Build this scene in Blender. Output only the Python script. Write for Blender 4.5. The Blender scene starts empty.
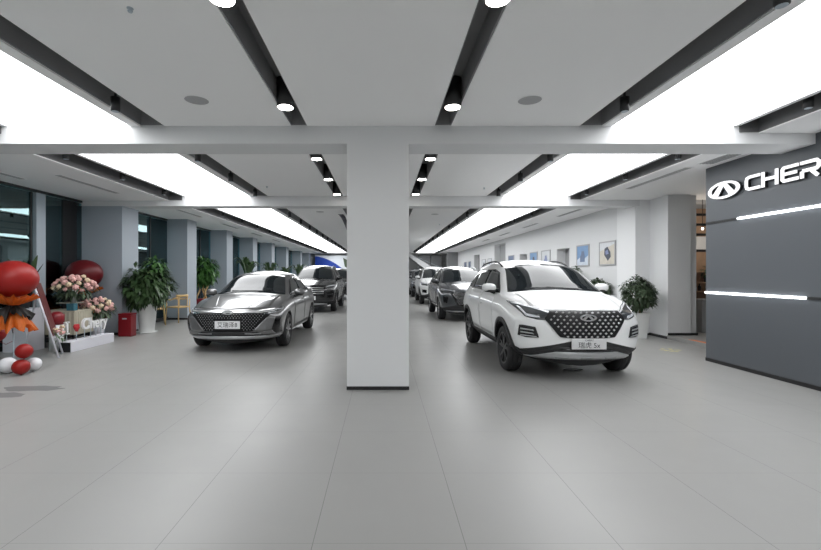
import bpy, bmesh, math, random
from mathutils import Vector, Matrix
from mathutils.bvhtree import BVHTree
random.seed(7)
SC = bpy.context.scene
COL = SC.collection
PI = math.pi
rnd = random.uniform

# ------------------------------------------------------------------ helpers
def link(o, parent=None):
    COL.objects.link(o)
    if parent is not None:
        o.parent = parent
    return o

def obj(name, bm, mat, parent=None, smooth=False, loc=None, recalc=True):
    if recalc:
        bmesh.ops.recalc_face_normals(bm, faces=bm.faces[:])
    me = bpy.data.meshes.new(name)
    if smooth:
        for f in bm.faces: f.smooth = True
    bm.to_mesh(me); bm.free()
    for m in (mat if isinstance(mat, (list, tuple)) else [mat]):
        me.materials.append(m)
    o = bpy.data.objects.new(name, me)
    if loc is not None: o.location = loc
    return link(o, parent)

def tag(o, label, cat, group=None):
    o['label'] = label; o['category'] = cat
    if group: o['group'] = group
    return o

def thing(name, label, cat, loc=(0, 0, 0), rz=0, group=None):
    o = bpy.data.objects.new(name, None)
    o.location = loc; o.rotation_euler = (0, 0, rz); o.empty_display_size = .1
    link(o)
    return tag(o, label, cat, group)

def struct(name, bm, mat, smooth=False):
    o = obj(name, bm, mat, None, smooth); o['kind'] = 'structure'
    return o

def dup(root, loc, label=None, rz=None, group=None):
    def cp(o, par):
        c = o.copy(); COL.objects.link(c); c.parent = par
        for ch in kids.get(o.name, []): cp(ch, c)
        return c
    kids = {}
    for o in COL.objects:
        if o.parent: kids.setdefault(o.parent.name, []).append(o)
    r = cp(root, None); r.location = loc
    if rz is not None: r.rotation_euler = (0, 0, rz)
    if label: r['label'] = label
    if group: r['group'] = group
    return r

def NB(): return bmesh.new()

def box(bm, x0, x1, y0, y1, z0, z1, bev=0):
    v = [bm.verts.new((x, y, z)) for x in (x0, x1) for y in (y0, y1) for z in (z0, z1)]
    fs = [bm.faces.new([v[i] for i in q]) for q in ((0,1,3,2),(4,6,7,5),(0,4,5,1),(2,3,7,6),(0,2,6,4),(1,5,7,3))]
    if bev:
        es = list({e for f in fs for e in f.edges})
        bmesh.ops.bevel(bm, geom=es, offset=bev, segments=2, affect='EDGES', profile=.5)
    return bm

def bx(*a, bev=0): return box(NB(), *a, bev=bev)

def boxm(bm, sx, sy, sz, M):
    """box of full size sx,sy,sz centred, transformed by M"""
    v = [bm.verts.new(M @ Vector((x*sx/2, y*sy/2, z*sz/2))) for x in (-1, 1) for y in (-1, 1) for z in (-1, 1)]
    for q in ((0,1,3,2),(4,6,7,5),(0,4,5,1),(2,3,7,6),(0,2,6,4),(1,5,7,3)):
        bm.faces.new([v[i] for i in q])
    return bm

def lathe(bm, prof, n=32, c=(0, 0, 0), axis='z', a0=0, cap=True):
    rings = []
    for r, h in prof:
        ring = []
        for k in range(n):
            a = a0 + 2*PI*k/n
            if axis == 'z': p = (c[0]+r*math.cos(a), c[1]+r*math.sin(a), c[2]+h)
            else: p = (c[0]+h, c[1]+r*math.cos(a), c[2]+r*math.sin(a))
            ring.append(bm.verts.new(p))
        rings.append(ring)
    for A, B in zip(rings, rings[1:]):
        for k in range(n):
            bm.faces.new((A[k], A[(k+1) % n], B[(k+1) % n], B[k]))
    for R in (rings[0], rings[-1]) if cap else ():
        try: bm.faces.new(R)
        except Exception: pass
    return bm

def tube(bm, pts, r, n=8, r2=None):
    pts = [Vector(p) for p in pts]; rings = []
    up = Vector((0, 0, 1))
    for i, p in enumerate(pts):
        t = (pts[min(i+1, len(pts)-1)] - pts[max(i-1, 0)]).normalized()
        a = t.cross(up if abs(t.z) < .95 else Vector((1, 0, 0))).normalized(); b = t.cross(a)
        rr = r if r2 is None else r + (r2-r)*i/(len(pts)-1)
        rings.append([bm.verts.new(p + a*rr*math.cos(2*PI*k/n) + b*rr*math.sin(2*PI*k/n)) for k in range(n)])
    for A, B in zip(rings, rings[1:]):
        for k in range(n): bm.faces.new((A[k], A[(k+1) % n], B[(k+1) % n], B[k]))
    bm.faces.new(rings[0]); bm.faces.new(rings[-1][::-1])
    return bm

def ball(bm, c, rx, ry=None, rz=None, u=24, v=14, fn=None):
    ry = rx if ry is None else ry; rz = rx if rz is None else rz
    M = Matrix.Translation(c) @ Matrix.Diagonal((rx, ry, rz, 1))
    r = bmesh.ops.create_uvsphere(bm, u_segments=u, v_segments=v, radius=1)
    for q in r['verts']:
        p = q.co.copy()
        if fn: p = fn(p)
        q.co = M @ p
    return bm

def prism(bm, poly, f0, f1):
    """poly of (u,v); f0/f1 map (u,v)->3D for the back and the front face"""
    A = [bm.verts.new(f0(*p)) for p in poly]; B = [bm.verts.new(f1(*p)) for p in poly]
    n = len(poly)
    bm.faces.new(A[::-1]); bm.faces.new(B)
    for k in range(n): bm.faces.new((A[k], A[(k+1) % n], B[(k+1) % n], B[k]))
    return bm

def ringprism(bm, outer, inner, f0, f1):
    n = len(outer)
    L = [[bm.verts.new(f(*p)) for p in P] for P, f in ((outer, f0), (inner, f0), (inner, f1), (outer, f1))]
    for a in range(4):
        A, B = L[a], L[(a+1) % 4]
        for k in range(n): bm.faces.new((A[k], A[(k+1) % n], B[(k+1) % n], B[k]))
    return bm

# ------------------------------------------------------------------ materials
def mat(name, col, rough=.5, metal=0, spec=.5, coat=0, coat_r=.03, emit=None, es=0, noise=None, bump=None, trans=0):
    m = bpy.data.materials.new(name); m.use_nodes = True
    nt = m.node_tree; b = nt.nodes['Principled BSDF']
    def S(k, v):
        if k in b.inputs: b.inputs[k].default_value = v
    S('Base Color', (*col, 1)); S('Roughness', rough); S('Metallic', metal); S('Specular IOR Level', spec)
    S('Coat Weight', coat); S('Coat Roughness', coat_r)
    if emit: S('Emission Color', (*emit, 1)); S('Emission Strength', es)
    if noise or bump:
        tc = nt.nodes.new('ShaderNodeTexCoord')
        if noise:
            sc, amt = noise
            n = nt.nodes.new('ShaderNodeTexNoise'); n.inputs['Scale'].default_value = sc; n.inputs['Detail'].default_value = 4
            nt.links.new(tc.outputs['Object'], n.inputs['Vector'])
            mx = nt.nodes.new('ShaderNodeMix'); mx.data_type = 'RGBA'
            mx.inputs['A'].default_value = (*[c*(1-amt) for c in col], 1); mx.inputs['B'].default_value = (*[min(1, c*(1+amt)) for c in col], 1)
            nt.links.new(n.outputs['Fac'], mx.inputs['Factor']); nt.links.new(mx.outputs['Result'], b.inputs['Base Color'])
        if bump:
            sc, st = bump
            n = nt.nodes.new('ShaderNodeTexNoise'); n.inputs['Scale'].default_value = sc; n.inputs['Detail'].default_value = 3
            nt.links.new(tc.outputs['Object'], n.inputs['Vector'])
            bp = nt.nodes.new('ShaderNodeBump'); bp.inputs['Strength'].default_value = st; bp.inputs['Distance'].default_value = .01
            nt.links.new(n.outputs['Fac'], bp.inputs['Height']); nt.links.new(bp.outputs['Normal'], b.inputs['Normal'])
    return m

M = {}
M['white_wall'] = mat('white wall paint', (.70, .705, .71), .6, noise=(1.2, .015))
M['pillar_white'] = mat('white pillar paint', (.80, .805, .81), .6, noise=(1.2, .015))
M['slot_outer_shade'] = mat('outer slot lining with shade', (.12, .12, .122), .7, noise=(3, .1))  # same lining as the inner slots, with shade put into its colour
M['ceiling'] = mat('ceiling paint', (.93, .93, .93), .75, noise=(.8, .012))
M['pillar'] = mat('pillar paint', (.32, .357, .398), .6, noise=(1.5, .015))
M['slot'] = mat('dark slot paint', (.22, .22, .223), .7, noise=(3, .1))
M['slot_side'] = mat('dark slot lining', (.26, .26, .265), .7, noise=(3, .1))
M['grey_wall'] = mat('grey cladding', (.090, .098, .108), .42, noise=(1.5, .03), spec=.4)
M['dark_wall'] = mat('far grey panel', (.20, .205, .21), .5, noise=(1.5, .25))
M['black'] = mat('black trim', (.012, .012, .013), .4)
M['black_metal'] = mat('black metal', (.02, .02, .021), .45)
M['panel_light'] = mat('stretch ceiling light', (1, 1, 1), .5, emit=(.97, .985, 1.0), es=2.75)
M['lamp_disc'] = mat('lamp disc', (1, 1, 1), .5, emit=(1, .96, .90), es=9)
M['led'] = mat('led strip', (1, 1, 1), .5, emit=(.93, .96, 1.0), es=3.0)
M['letter'] = mat('lit letter face', (.5, .5, .51), .4, emit=(.97, .98, 1.0), es=.55)
M['frame'] = mat('window frame aluminium', (.42, .48, .53), .4, metal=.2)
M['speaker'] = mat('speaker grille', (.40, .40, .41), .6)
M['vent'] = mat('vent blade', (.5, .5, .51), .5)
M['wood'] = mat('pale wood', (.62, .42, .18), .45, noise=(14, .2))
M['brown_wood'] = mat('brown timber', (.40, .26, .17), .5, noise=(6, .25))
M['leaf'] = mat('dark leaf', (.042, .08, .030), .42, noise=(9, .5))
M['leaf2'] = mat('green leaf', (.05, .13, .03), .42, noise=(9, .5))
M['leaf3'] = mat('grey green leaf', (.06, .09, .05), .45, noise=(9, .5))
M['bark'] = mat('bark', (.18, .11, .06), .8, noise=(12, .3))
M['soil'] = mat('soil', (.03, .02, .015), .95)
M['pot_white'] = mat('white ceramic', (.75, .76, .75), .35, noise=(4, .03))
M['pot_red'] = mat('red lacquer', (.20, .006, .012), .4)
M['balloon_red'] = mat('red balloon', (.26, .010, .008), .42, spec=.3)
M['balloon_dark'] = mat('dark red balloon', (.10, .005, .008), .42, spec=.3)
M['balloon_white'] = mat('white balloon', (.66, .66, .68), .3)
M['orange'] = mat('orange wrapping paper', (.72, .18, .02), .5, noise=(8, .3))
M['wrap_black'] = mat('black wrapping paper', (.02, .016, .014), .5)
M['pink'] = mat('pink petals', (.70, .40, .37), .6, noise=(14, .3))
M['cream'] = mat('cream petals', (.70, .55, .38), .6, noise=(14, .2))
M['cloth'] = mat('cream pleated cloth', (.40, .37, .29), .8)
M['white_paint'] = mat('white board', (.66, .66, .71), .45)
M['letter_white'] = mat('white letters', (.72, .72, .72), .45)
M['heart'] = mat('red roses', (.40, .01, .015), .6, noise=(20, .4))
M['poster'] = mat('dark red poster', (.12, .02, .022), .4, noise=(5, .6))
M['blue_box'] = mat('blue green carton', (.03, .12, .16), .5, noise=(30, .6))
M['gold'] = mat('tray metal', (.55, .52, .45), .35, metal=.6)
M['blue'] = mat('blue sign', (.008, .05, .36), .4)
M['sign_white'] = mat('white sign', (.75, .78, .82), .4)
M['patch_grey'] = mat('grey floor patch', (.15, .15, .15), .45)
M['yellow'] = mat('worn yellow tape', (.62, .57, .25), .6, noise=(20, .3))
M['tape_orange'] = mat('orange tape', (.62, .22, .10), .6)
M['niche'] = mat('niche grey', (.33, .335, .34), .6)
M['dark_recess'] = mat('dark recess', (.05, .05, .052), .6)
M['ribbon'] = mat('grey hanging ribbon', (.10, .10, .11), .5)

def floor_mat():
    m = bpy.data.materials.new('grey floor tiles'); m.use_nodes = True
    nt = m.node_tree; b = nt.nodes['Principled BSDF']; L = nt.links.new
    tc = nt.nodes.new('ShaderNodeTexCoord'); sp = nt.nodes.new('ShaderNodeSeparateXYZ'); L(tc.outputs['Object'], sp.inputs[0])
    def math_(op, a, v=None):
        n = nt.nodes.new('ShaderNodeMath'); n.operation = op
        if hasattr(a, 'node'): L(a, n.inputs[0])
        else: n.inputs[0].default_value = a
        if v is not None:
            if hasattr(v, 'node'): L(v, n.inputs[1])
            else: n.inputs[1].default_value = v
        return n.outputs[0]
    T = .82
    def line(o, off, wd):
        t = math_('DIVIDE', math_('ADD', o, 100*T - off), T)
        f = math_('FRACT', t)
        d = math_('ABSOLUTE', math_('SUBTRACT', f, .5))
        return math_('GREATER_THAN', d, .5 - wd)
    lx = line(sp.outputs['X'], -.378, .0022); ly = line(sp.outputs['Y'], 2.32, .0022)
    ln = math_('MAXIMUM', lx, math_('MULTIPLY', ly, .45))
    n = nt.nodes.new('ShaderNodeTexNoise'); n.inputs['Scale'].default_value = .9; n.inputs['Detail'].default_value = 5; n.inputs['Roughness'].default_value = .6
    L(tc.outputs['Object'], n.inputs['Vector'])
    cr = nt.nodes.new('ShaderNodeMix'); cr.data_type = 'RGBA'
    cr.inputs['A'].default_value = (.268, .266, .257, 1); cr.inputs['B'].default_value = (.302, .299, .289, 1)
    L(n.outputs['Fac'], cr.inputs['Factor'])
    mx = nt.nodes.new('ShaderNodeMix'); mx.data_type = 'RGBA'
    mx.inputs['B'].default_value = (.12, .12, .118, 1)
    L(ln, mx.inputs['Factor']); L(cr.outputs['Result'], mx.inputs['A']); L(mx.outputs['Result'], b.inputs['Base Color'])
    rr = nt.nodes.new('ShaderNodeMapRange'); rr.inputs['To Min'].default_value = .31; rr.inputs['To Max'].default_value = .42
    n2 = nt.nodes.new('ShaderNodeTexNoise'); n2.inputs['Scale'].default_value = 2.2; n2.inputs['Detail'].default_value = 4
    L(tc.outputs['Object'], n2.inputs['Vector']); L(n2.outputs['Fac'], rr.inputs['Value']); L(rr.outputs['Result'], b.inputs['Roughness'])
    b.inputs['Specular IOR Level'].default_value = .55
    return m
M['floor'] = floor_mat()

def glass_mat(name, tint, fac=.35, rough=.02):
    m = bpy.data.materials.new(name); m.use_nodes = True
    nt = m.node_tree; nt.nodes.clear(); L = nt.links.new
    out = nt.nodes.new('ShaderNodeOutputMaterial')
    tr = nt.nodes.new('ShaderNodeBsdfTransparent'); tr.inputs['Color'].default_value = (*tint, 1)
    gl = nt.nodes.new('ShaderNodeBsdfGlossy'); gl.inputs['Roughness'].default_value = rough; gl.inputs['Color'].default_value = (.62, .86, .90, 1)
    fr = nt.nodes.new('ShaderNodeFresnel'); fr.inputs['IOR'].default_value = 2.4
    mx = nt.nodes.new('ShaderNodeMixShader')
    L(fr.outputs[0], mx.inputs[0]); L(tr.outputs[0], mx.inputs[1]); L(gl.outputs[0], mx.inputs[2]); L(mx.outputs[0], out.inputs['Surface'])
    return m
M['window'] = glass_mat('window glass', (.80, .90, .92))

# ------------------------------------------------------------------ camera / world
cam = bpy.data.objects.new('camera', bpy.data.cameras.new('camera')); link(cam)
cam.location = (0, 0, 1.45); cam.rotation_euler = (PI/2, 0, 0)
cam.data.sensor_width = 36; cam.data.sensor_fit = 'HORIZONTAL'
cam.data.lens = 36*431/821
cam.data.shift_x = 27.5/821; cam.data.shift_y = -1.0/821
cam.data.clip_end = 200; cam.data.clip_start = .05
SC.camera = cam
w = bpy.data.worlds.new('night'); SC.world = w; w.use_nodes = True
w.node_tree.nodes['Background'].inputs[0].default_value = (.05, .092, .10, 1)
w.node_tree.nodes['Background'].inputs[1].default_value = 3.5
SC.view_settings.view_transform = 'Standard'; SC.view_settings.look = 'None'
SC.view_settings.exposure = 1.03; SC.view_settings.gamma = 1; SC.view_settings.use_curve_mapping = False
SC.cycles.use_denoising = True
SC.cycles.max_bounces = 10; SC.cycles.diffuse_bounces = 5; SC.cycles.glossy_bounces = 5; SC.cycles.transparent_max_bounces = 16
SC.cycles.sample_clamp_indirect = 8

# ------------------------------------------------------------------ room shell
YB, B1, B1b, B2, B2b, YE = -4.0, 5.39, 5.86, 10.24, 10.64, 36.6
CZ, SZ, TOP = 3.30, 3.19, 3.75
struct('floor', bx(-7.6, 9.6, YB, 41, -.1, 0), M['floor'])
struct('wall_back', bx(-7.6, 9.6, YB-.2, YB, 0, TOP), M['white_wall'])

LX = [-5.08, -4.76, -4.69, -3.16, -3.03, -2.73]        # slot, lip, panel, lip, slot on the left
RX = [2.455, 2.74, 2.86, 4.375, 4.44, 4.70]
DL = [(-1.15, -.947), (.645, .853)]
BAYS = [(YB, B1), (B1b, B2), (B2b, YE)]
def slot(x0, x1, y0, y1, zl, zr):
    b = NB(); t = .012
    box(b, x0, x0+t, y0, y1, zl+.012, TOP-.2); box(b, x1-t, x1, y0, y1, zr+.012, TOP-.2)
    box(b, x0+t, x1-t, y0, y0+t, min(zl, zr)+.012, TOP-.2); box(b, x0+t, x1-t, y1-t, y1, min(zl, zr)+.012, TOP-.2)
    t2 = struct('ceiling_slot', b, M['slot_outer_shade' if zl != zr else 'slot_side'])
    c = bx(x0, x1, y0, y1, TOP-.2, TOP-.15)
    struct('ceiling_slot_top', c, M['slot'])
for bi, (y0, y1) in enumerate(BAYS):
    c = NB()
    for a, d in ((LX[5], DL[0][0]), (DL[0][1], DL[1][0]), (DL[1][1], RX[0])):
        box(c, a, d, y0, y1, CZ, TOP)
    struct('ceiling', c, M['ceiling'])
    c = NB(); box(c, -7.6, LX[0], y0, y1, SZ, TOP); struct('ceiling_soffit', c, M['ceiling'])
    c = NB(); box(c, RX[5], 9.6, y0, y1, SZ+.02, TOP); struct('ceiling_soffit', c, M['ceiling'])
    c = NB()
    for a, d in ((LX[1], LX[2]), (LX[3], LX[4]), (RX[1], RX[2]), (RX[3], RX[4])): box(c, a, d, y0, y1, CZ-.005, TOP)
    struct('ceiling_lip', c, M['ceiling'])
    for a, d, zl, zr in ((LX[0], LX[1], SZ, CZ), (LX[4], LX[5], CZ, CZ), (DL[0][0], DL[0][1], CZ, CZ), (DL[1][0], DL[1][1], CZ, CZ), (RX[0], RX[1], CZ, CZ), (RX[4], RX[5], CZ, SZ+.02)):
        slot(a, d, y0+.001, y1-.001, zl, zr)
    for a, d, side in ((LX[2], LX[3], 'left'), (RX[2], RX[3], 'right')):
        where = ['before the first beam', 'between the two beams', 'beyond the second beam'][bi]
        o = obj('ceiling_light_panel', bx(a, d, y0, y1, CZ+.012, CZ+.05), M['panel_light'])
        tag(o, 'long glowing white ceiling panel %s, on the %s side' % (where, side), 'ceiling light', 'luminous ceiling panels')
struct('roof', bx(-7.7, 9.7, YB-.2, 41, TOP, TOP+.1), M['dark_recess'])
c = NB(); box(c, -7.6, 5.41, B1, B1b, 3.08, TOP); struct('beam', c, M['white_wall'])
c = NB(); box(c, -7.6, 6.1, B2, B2b, 3.066, TOP); struct('beam', c, M['white_wall'])
# end bulkhead over the far end
c = NB(); box(c, -7.6, 9.6, YE, 41, 3.24, TOP); struct('ceiling', c, M['ceiling'])
# free-standing columns
column = struct('column', bx(-.452, .325, B1, B1+.7, .045, 3.08), M['white_wall'])
struct('baseboard_column', bx(-.455, .328, B1-.003, B1+.703, 0, .045), M['black'])

# left side: pillars and glazing
WX1, WX2 = -7.16, -6.84
PD = [(10.24, WX1), (13.65, WX2), (17.1, WX2), (20.55, WX2), (24.0, WX2), (27.6, WX2), (32.4, WX2), (36.0, WX2)]
for d, xl in PD:
    struct('pillar', bx(xl-.3, -6.2, d+.004, d+.68, .06, 3.066 if d < 11 else 3.2), M['pillar'])
    struct('baseboard_pillar', bx(xl-.3, -6.195, d-.005, d+.685, 0, .06), M['black'])
def glazing(n, x, y0, y1, mull):
    f = NB()
    box(f, x-.06, x+.04, y0, y1, 0, .10); box(f, x-.06, x+.02, y0, y1, 3.14, 3.22)
    fr = obj('window_%d' % n, f, M['black_metal']); fr['kind'] = 'structure'
    g = obj('window_pane', bx(x-.012, x, y0, y1, .10, 3.12), M['window'], fr)
    for a, b_, mt in mull:
        obj('window_mullion', bx(x-.08, x+(.07 if mt == 'frame' else .02), a, b_, .10, 3.12), M[mt], fr)
    return fr
glazing(1, WX1, YB, 10.24, [(-.5, -.35, 'frame'), (2.6, 2.75, 'frame'), (5.6, 5.9, 'frame'), (8.74, 8.78, 'black_metal'), (8.82, 9.06, 'frame'), (9.06, 9.09, 'black_metal'), (9.62, 10.05, 'black')])
for i, ((d, _), (e, _)) in enumerate(zip(PD, PD[1:])):
    glazing(2+i, WX2, d+.68, e, [(d+.68, d+.80, 'frame'), (d+1.0, d+1.05, 'black_metal'), (e-1.02, e-.98, 'black_metal'), ])
struct('wall_left', bx(WX2-.3, -6.2, 36.68, 41, 0, 3.3), M['pillar'])
# dark yard outside so that the glass has something behind it
struct('ground_outside', bx(-20, -7.6, YB, 45, -.12, -.02), mat('night paving', (.05, .06, .062), .8))
struct('wall_outside', bx(-14, -13.6, YB, 45, 0, 6), mat('night facade', (.36, .56, .60), .7, noise=(.4, .35)))

# right side: grey sign wall, opening with a raised floor, white wall with niches
GX, GY = 5.41, 7.22
struct('wall_sign', bx(GX, GX+.42, YB, GY, .055, SZ+.05), M['grey_wall'])
struct('baseboard_sign', bx(GX-.006, GX+.43, YB, GY+.004, 0, .055), M['black'])
c = NB(); box(c, 6.33, 9.4, GY, 9.60, 0, .085); box(c, 7.0, 9.4, 9.60, 10.9, 0, .085); box(c, GX+.42, 9.4, 3, GY, 0, .085)
struct('floor_step', c, M['floor'])
c = NB(); box(c, 6.335, 6.84, 9.58, 10.9, 0, 3.21); box(c, 6.84, 7.02, 9.66, 10.9, 0, 3.21); struct('wall_return', c, M['white_wall'])
struct('baseboard_return', bx(6.33, 7.0, 9.575, 9.58, .085, .14), M['black'])
struct('pillar', bx(6.0, 6.34, B2+.005, 11.05, .05, 3.21), M['pillar_white'])
struct('baseboard_pillar', bx(5.995, 6.335, B2, 11.055, 0, .05), M['black'])
struct('baseboard_return', bx(6.327, 6.335, 9.6, B2, .0, .06), M['black'])
RW = 6.05
segs = [(10.99, 14.0, None), (14.0, 15.0, 'n'), (15.0, 18.1, None), (18.1, 19.1, 'n'), (19.1, 21.3, None), (21.3, 23.4, 'o'), (23.4, 27.0, None), (27.0, 28.6, 'd'), (28.6, 34.8, None)]
for a, b_, k in segs:
    c = NB()
    if k is None: box(c, RW, RW+.3, a, b_, 0, 3.22)
    elif k == 'n':
        box(c, RW, RW+.3, a, b_, 2.31, 3.22); box(c, RW, RW+.3, a, b_, 0, 1.0)
    elif k == 'o': box(c, RW, RW+.3, a, b_, 3.0, 3.22)
    else: box(c, RW, RW+.3, a, b_, 2.7, 3.22)
    struct('wall_right', c, M['white_wall'])
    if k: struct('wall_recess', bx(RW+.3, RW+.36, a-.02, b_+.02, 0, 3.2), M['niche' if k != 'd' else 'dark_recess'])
struct('wall_right', bx(5.2, 6.4, 34.8, 35.2, 0, 3.22), M['dark_wall'])
# far end
struct('wall_far', bx(-7.6, 9.6, 40.8, 41, 0, TOP), M['white_wall'])
for k, (xa, xb) in enumerate(((3.1, 4.15), (4.25, 5.15))):
    o = obj('wall_panel', bx(xa, xb, 38.0, 38.1, 0, 3.1), M['dark_wall']); o['kind'] = 'structure'
# room behind the opening on the right
struct('wall_room', bx(9.4, 9.6, 3, 41, 0, 3.8), M['white_wall'])
struct('wall_room_end', bx(5.83, 9.4, 2.8, 3, 0, 3.8), M['white_wall'])
struct('wall_room_timber', bx(7.0, 9.4, 10.9, 11.0, .085, 3.2), M['white_wall'])
# ------------------------------------------------------------------ ceiling fixtures
ORD = ['first', 'second', 'third', 'fourth', 'fifth', 'sixth', 'seventh', 'eighth', 'ninth', 'tenth', 'eleventh', 'twelfth', 'thirteenth', 'fourteenth', 'fifteenth']
def make_downlight(loc, label):
    t = thing('downlight', label, 'ceiling light', loc, 0, 'round downlights in the two ceiling slots')
    b = NB(); lathe(b, [(.082, .0), (.092, .0), (.092, .30), (.0, .30)], 32)
    obj('housing', b, M['black_metal'], t, True)
    b = NB(); lathe(b, [(.0, -.006), (.080, -.006), (.080, .004), (0, .004)], 32); obj('lens', b, M['lamp_disc'], t)
    b = NB(); lathe(b, [(.02, .30), (.02, .34)], 10); obj('stem', b, M['black_metal'], t)
    return t
dl0 = None
for s, x in (('left', -1.05), ('right', .75)):
    for bay, ys in ((0, (.98, 2.81, 4.64)), (1, (6.82, 8.30, 9.85))):
        for k, y in enumerate(ys):
            if bay == 0:
                where = ['overhead, out of the picture', 'at the top edge of the picture', 'just in front of the first cross beam'][k]
            else:
                where = ['just behind the first beam', 'halfway between the cross beams', 'before the second beam'][k]
            lab = 'glowing downlight in the %s narrow slot, %s' % (s, where)
            loc = (x, y, 3.245 if bay == 0 else 3.27)
            if k == 0 and bay == 0: continue
            if dl0 is None: dl0 = make_downlight(loc, lab)
            else: dup(dl0, loc, lab)

def make_spot(loc, label):
    t = thing('spotlight', label, 'spotlight', loc, 0, 'black cylinder spotlights beside the luminous panels')
    b = NB(); lathe(b, [(.0, .0), (.036, 0), (.045, .004), (.047, .15), (.0, .155)], 16); obj('housing', b, M['black_metal'], t, True)
    b = NB(); lathe(b, [(0, -.003), (.034, -.003), (.034, .002), (0, .002)], 16); obj('lens', b, M['frame'], t)
    b = NB(); lathe(b, [(.012, .15), (.012, .30)], 8); box(b, -.05, .05, -.02, .02, .29, .31); obj('stem', b, M['black_metal'], t)
    return t
sp0 = None
lines = [('outer', 'left', -4.93), ('inner', 'left', -2.88), ('inner', 'right', 2.60), ('outer', 'right', 4.58)]
for io, s, x in lines:
    for bay, ys in ((0, (2.81, 4.64)), (1, (6.7, 8.15, 9.7)), (2, [11.45+1.83*i for i in range(14)])):
        for k, y in enumerate(ys):
            if bay == 0: where = ['nearest the entrance', 'by the first cross beam'][k]
            elif bay == 1: where = ['just behind the first beam', 'midway between the beams', 'just before the second beam'][k]
            else: where = '%s past the second beam' % ORD[k]
            if bay == 0 and io == 'outer' and k == 0: continue
            lab = 'spotlight in %s slot of %s light panel, %s' % (io, s, where)
            z = 3.20 if not (io == 'outer') else 3.235
            loc = (x, y, z)
            if sp0 is None: sp0 = make_spot(loc, lab)
            else: dup(sp0, loc, lab)

def ceiling_speaker(x, y, lab, r=.13):
    t = thing('ceiling_speaker', lab, 'ceiling speaker', (x, y, CZ), 0, 'round ceiling speakers')
    b = NB(); lathe(b, [(r*.93, -.006), (r, -.004), (r, .004), (r*.93, .004)], 40, (0, 0, 0), 'z', 0, False); obj('rim', b, M['ceiling'], t)
    b = NB(); lathe(b, [(0, -.004), (r*.93, -.004), (r*.93, .003), (0, .003)], 40); obj('grille', b, M['speaker'], t)
ceiling_speaker(-1.98, 4.58, 'round grey ceiling speaker between the left panel and left downlight slot, near bay')
ceiling_speaker(1.56, 4.58, 'round grey ceiling speaker between the right downlight slot and right panel, near bay')
ceiling_speaker(-1.87, 12.8, 'small round ceiling speaker in the far bay, left of the column')
ceiling_speaker(1.60, 13.3, 'small round ceiling speaker in the far bay, right of the column')
def sprinkler(x, y, lab):
    b = NB(); lathe(b, [(.0, -.03), (.012, -.03), (.018, -.02), (.008, -.016), (.008, -.006), (.022, -.004), (.022, 0)], 14)
    tag(obj('ceiling_sprinkler', b, M['frame'], None, True, (x, y, CZ)), lab, 'sprinkler', 'ceiling sprinklers')
sprinkler(-1.76, 3.0, 'small ceiling sprinkler high above the left slot near the entrance')
sprinkler(-2.45, 9.1, 'small ceiling sprinkler between the beams, beside the left panel')
sprinkler(2.17, 9.25, 'small ceiling sprinkler between the beams, beside the right panel')
sprinkler(2.1, 16.0, 'small ceiling sprinkler in the far bay, right of the column')
def vent(x, y0, y1, z, wd, lab):
    t = thing('air_vent', lab, 'air vent', (x, (y0+y1)/2, z), 0, 'slot air vents in the side ceilings')
    h = (y1-y0)/2
    b = NB()
    for a in (-wd/2, wd/2-.012): box(b, a, a+.012, -h, h, -.008, .004)
    box(b, -wd/2, wd/2, -h, -h+.012, -.008, .004); box(b, -wd/2, wd/2, h-.012, h, -.008, .004)
    obj('frame', b, M['ceiling'], t)
    b = NB(); n = 4
    for k in range(n):
        xx = -wd/2+.02+(wd-.04)*(k+.5)/n; box(b, xx-.006, xx+.006, -h+.012, h-.012, -.006, .003)
    obj('blade', b, M['vent'], t)
    obj('backing', bx(-wd/2+.012, wd/2-.012, -h+.012, h-.012, -.002, .004), M['slot_side'], t)
vent(-5.72, 7.55, 9.3, SZ, .16, 'long slot air vent in the left ceiling above the flower table')
vent(-6.6, 6.7, 7.9, SZ, .16, 'long slot air vent in the left ceiling at the picture edge')
for k, y in enumerate((11.6, 14.9, 18.2, 21.6)):
    vent(-5.55, y, y+1.6, SZ, .16, '%s slot air vent of the left far ceiling beyond the second beam' % ORD[k].capitalize())
    vent(5.35, y, y+1.6, SZ+.02, .16, '%s slot air vent of the right far ceiling beyond the second beam' % ORD[k].capitalize())
vent(5.05, 7.1, 8.9, SZ+.02, .16, 'long slot air vent in the right ceiling between the two beams')
vent(5.15, 6.15, 6.9, SZ+.02, .26, 'short wide air vent in the right ceiling beside the grey wall')

b = NB()
for a in range(12):
    t0, t1 = a/12, (a+1)/12
    def P(t): return (-1.36+.34*t, 12.9-.3*t, 3.24-.62*t**1.5)
    p, q = Vector(P(t0)), Vector(P(t1)); w0, w1 = .16*(1-t0*.4), .16*(1-t1*.4)
    vs = [b.verts.new(v) for v in (p, p+Vector((w0, 0, 0)), q+Vector((w1, 0, 0)), q, p+Vector((0, .03, 0)), p+Vector((w0, .03, 0)), q+Vector((w1, .03, 0)), q+Vector((0, .03, 0)))]
    for f in ((0,1,2,3),(7,6,5,4),(0,3,7,4),(1,5,6,2)): b.faces.new([vs[i] for i in f])
tag(obj('hanging_banner', b, M['ribbon'], None, True), 'dark curved banner strip hanging from the ceiling just left of the column', 'banner')

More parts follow.
